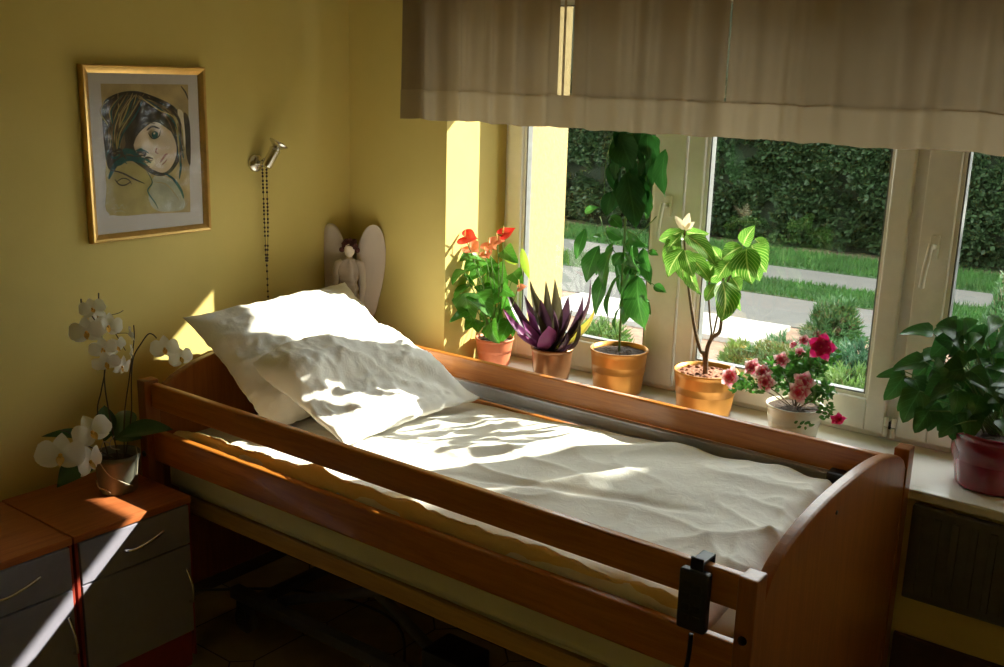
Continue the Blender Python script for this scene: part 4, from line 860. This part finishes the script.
# ================================================================ OUTSIDE
GZ = -.47
struct(boxes('ground', [((-22, YO, GZ-.2), (12, 22, GZ))], M['earth'], None, 0))
ang_b = .035
def band(name, y0, y1, mat, z=.012, x0=-22, x1=12):
    vs = [(x, y+ang_b*x+.05, zz) for zz in (GZ-.05, GZ+z) for x, y in ((x0, y0), (x1, y0), (x1, y1), (x0, y1))]
    return mesh(name, vs, [(3, 2, 1, 0), (4, 5, 6, 7), (0, 1, 5, 4), (1, 2, 6, 5), (2, 3, 7, 6), (3, 0, 4, 7)], mat, None, False)
tag(struct(band('path_far', 9.35, 10.4, M['pave'])), None); struct(band('path_near', 7.0, 8.4, M['pave']))
tag(struct(band('paving_slab', 5.95, 6.85, M['slab'], .05, -3.2, -.75)), None)
def lawn(y0, y1, n, name, hh):
    struct(band(name+'_bed', y0, y1, M['turf'], .02))
    vs, fs = [], []
    for _ in range(n):
        x = random.uniform(-9.5, 2.2); y = random.uniform(y0, y1)+ang_b*x+.05; h = hh*random.uniform(.5, 1.3); a = random.random()*PI; w = .008; lx, ly = random.uniform(-.03, .03), random.uniform(-.03, .03)
        o = len(vs); z = GZ+.015; vs += [(x-w*math.cos(a), y-w*math.sin(a), z), (x+w*math.cos(a), y+w*math.sin(a), z), (x+lx, y+ly, z+h)]; fs.append((o, o+1, o+2))
    o = mesh(name, vs, fs, M['grass'], None, False); o['kind'] = 'stuff'; o['label'] = 'green lawn grass between the paths outside the window'; o['category'] = 'grass'
lawn(10.4, 11.75, 26000, 'lawn_grass', .09); lawn(8.4, 9.35, 22000, 'lawn_grass', .07)
# hedge
hd_ = thing('garden_hedge', 'dense dark green hedge growing along the far side of the garden path', 'hedge', (-3, 13, GZ))
HX0, HX1, HH = -12.0, 5.5, 4.5
def hy(x, z): return 12.1+ang_b*x+.38*noise.noise(V((x*.8, z*.8, 0)))+.22*noise.noise(V((x*2.1, z*2.1, 4)))-.25*math.sin(min(1, z/HH)*PI)+.5*max(0, .35-z)
vs, fs = [], []; na, nb = 120, 30
for j in range(nb+1):
    for i in range(na+1): x = HX0+(HX1-HX0)*i/na; z = HH*j/nb; vs.append((x, hy(x, z)+.16, GZ+z))
for j in range(nb):
    for i in range(na): a = j*(na+1)+i; fs.append((a, a+1, a+na+2, a+na+1))
k0 = len(vs); vs += [(HX0, 14.2, GZ), (HX1, 14.2, GZ), (HX1, 14.2, GZ+HH), (HX0, 14.2, GZ+HH)]; tl, tr_ = nb*(na+1), nb*(na+1)+na
fs += [(k0, k0+3, k0+2, k0+1), (tl, tr_, k0+2, k0+3), (0, tl, k0+3, k0), (na, k0+1, k0+2, tr_)]
mesh('hedge_core', vs, fs, M['hedgecore'], hd_)  # solid dark green mass behind the leaf cards
L = Leaves()
def card(c, d, w, l, nrm):
    s = d.cross(nrm).normalized()*w*.5; o = len(L.v); e = c+d*l
    L.v += [c, c+d*l*.45+s, e, c+d*l*.45-s]; L.u += [(.5, 0), (1, .5), (.5, 1), (0, .5)]; L.f.append((o, o+1, o+2, o+3)); L.mi.append(0)
for _ in range(7200):
    x = random.uniform(-9.8, 1.2); z = random.uniform(.12, 2.5)
    if noise.noise(V((x*1.7, z*1.7, 9))) < -.22 and random.random() < .8: continue
    c0 = V((x, hy(x, z)+.05*random.random(), GZ+z)); base_d = V((random.uniform(-.7, .7), -1, random.uniform(-.3, .6))).normalized()
    for k in range(13):
        d = (base_d+V((random.uniform(-.8, .8), random.uniform(-.5, .5), random.uniform(-.8, .8)))).normalized()
        card(c0+V((random.uniform(-.06, .06), random.uniform(-.05, .02), random.uniform(-.06, .06))), d, random.uniform(.04, .075), random.uniform(.06, .12), V((random.uniform(-1, 1), -.6, random.uniform(0, 1.2))).normalized())
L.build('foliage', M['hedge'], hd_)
# junipers
def juniper(base, h, r_, n, mat, label, up=.6, name='juniper_shrub'):
    o = thing(name, label, 'shrub', base, 'garden shrubs outside the window'); L2 = Leaves(); st = []
    for i in range(n):
        a = random.random()*2*PI; el = random.random(); tip = V((r_*math.cos(a)*(1-.55*el), r_*math.sin(a)*(1-.55*el), h*(up*el+(1-up)*random.random()*.6+.1)))
        b = tip*random.uniform(.05, .25); b.z = abs(b.z); pts_ = [V(base)+b, V(base)+b.lerp(tip, .5)+V((0, 0, .03)), V(base)+tip]
        if i % 4 == 0: st.append(tube(pts_, [.006, .004, .002], 4))
        for k in range(16):
            t = .25+.75*k/15; p = (V(base)+b).lerp(V(base)+tip, t)+V((0, 0, .03*math.sin(PI*t))); d = ((tip-b).normalized()*.8+V((random.uniform(-.8, .8), random.uniform(-.8, .8), random.uniform(-.2, .8)))).normalized()
            s = d.cross(V((random.uniform(-1, 1), random.uniform(-1, 1), .3))).normalized(); l = random.uniform(.05, .10); w = random.uniform(.006, .012); q = len(L2.v)
            L2.v += [p-s*w, p+s*w, p+d*l]; L2.u += [(0, 0), (1, 0), (.5, 1)]; L2.f.append((q, q+1, q+2)); L2.mi.append(0)
    L2.build('foliage', mat, o); mesh('branches', *join(st), M['bark'], o); return o
def g(px, py): p = at(px, py, 2, GZ); return V((p.x, p.y, GZ))
juniper(g(868, 402), .48, .50, 600, M['jun2'], 'blue green juniper at the lower right of the middle pane', .7)
juniper(g(800, 388), .42, .62, 480, M['jun'], 'spreading green juniper behind the azalea', .6)
juniper(g(832, 345), .42, .30, 260, M['jun'], 'small upright juniper by the near path', .95)
juniper(g(745, 378), .30, .26, 200, M['junl'], 'low light green shrub between the zebra plant and the azalea', .8, 'garden_shrub')
juniper(g(850, 420), .38, .40, 300, M['junl'], 'pale green shrub below the blue green juniper', .8, 'garden_shrub')
juniper(g(1010, 420), 1.05, .42, 600, M['jun'], 'tall feathery juniper behind the right pane', .9)
juniper(g(600, 365), .38, .32, 300, M['junl'], 'light green shrub between the purple plant and the tall climber', .8, 'garden_shrub')
# unseen tree added outside the view to keep sun off the right window part
tr = thing('added_shade_tree', 'unseen conifer added right of the window to block the sun', 'tree', (5.78, 3.9, GZ))
L = Leaves()
v, f = tube([(5.78, 3.9, GZ), (5.78, 3.9, 6.6)], [.14, .02], 10); mesh('trunk', v, f, M['bark'], tr)
TRC = V((5.78, 3.9, 0))
for _ in range(11000):
    z = random.uniform(.5, 6.8); R = 1.75*(1-(z-.5)/6.9)+.1; a = random.random()*2*PI; k = random.random()**.35
    p = TRC+V((R*k*math.cos(a), R*k*math.sin(a), GZ+z)); d = V((math.cos(a), math.sin(a), random.uniform(-.6, .2))).normalized(); L.leaf(p, p+d*random.uniform(.15, .26), .10, V((0, 0, 1)), 'lance', .05, .2, 2, 0, 0, 1)
L.build('foliage', M['hedge'], tr)

# ================================================================ LIGHT
sun = bpy.data.lights.new('sun', 'SUN'); sun.energy = 5.4; sun.color = (1.0, .93, .76); sun.angle = math.radians(.55)
so = bpy.data.objects.new('sun', sun); C.objects.link(so); so.rotation_euler = V((-1, -1.36, -1.13)).to_track_quat('-Z', 'Y').to_euler(); so.location = (6, 8, 9)
w = bpy.data.worlds.new('sky'); bpy.context.scene.world = w; w.use_nodes = True; nt = w.node_tree; nt.nodes.clear()
bg = nt.nodes.new('ShaderNodeBackground'); out = nt.nodes.new('ShaderNodeOutputWorld'); nt.links.new(bg.outputs[0], out.inputs[0]); bg.inputs[0].default_value = (.90, .94, .93, 1); bg.inputs[1].default_value = 2.6
sc = bpy.context.scene
sc.view_settings.view_transform = 'Standard'; sc.view_settings.look = 'None'; sc.view_settings.gamma = 1; sc.view_settings.exposure = 1.68; sc.view_settings.use_curve_mapping = False
sc.cycles.max_bounces = 10; sc.cycles.diffuse_bounces = 5; sc.cycles.transparent_max_bounces = 24; sc.cycles.use_denoising = True; sc.cycles.sample_clamp_indirect = 6; sc.cycles.caustics_reflective = False
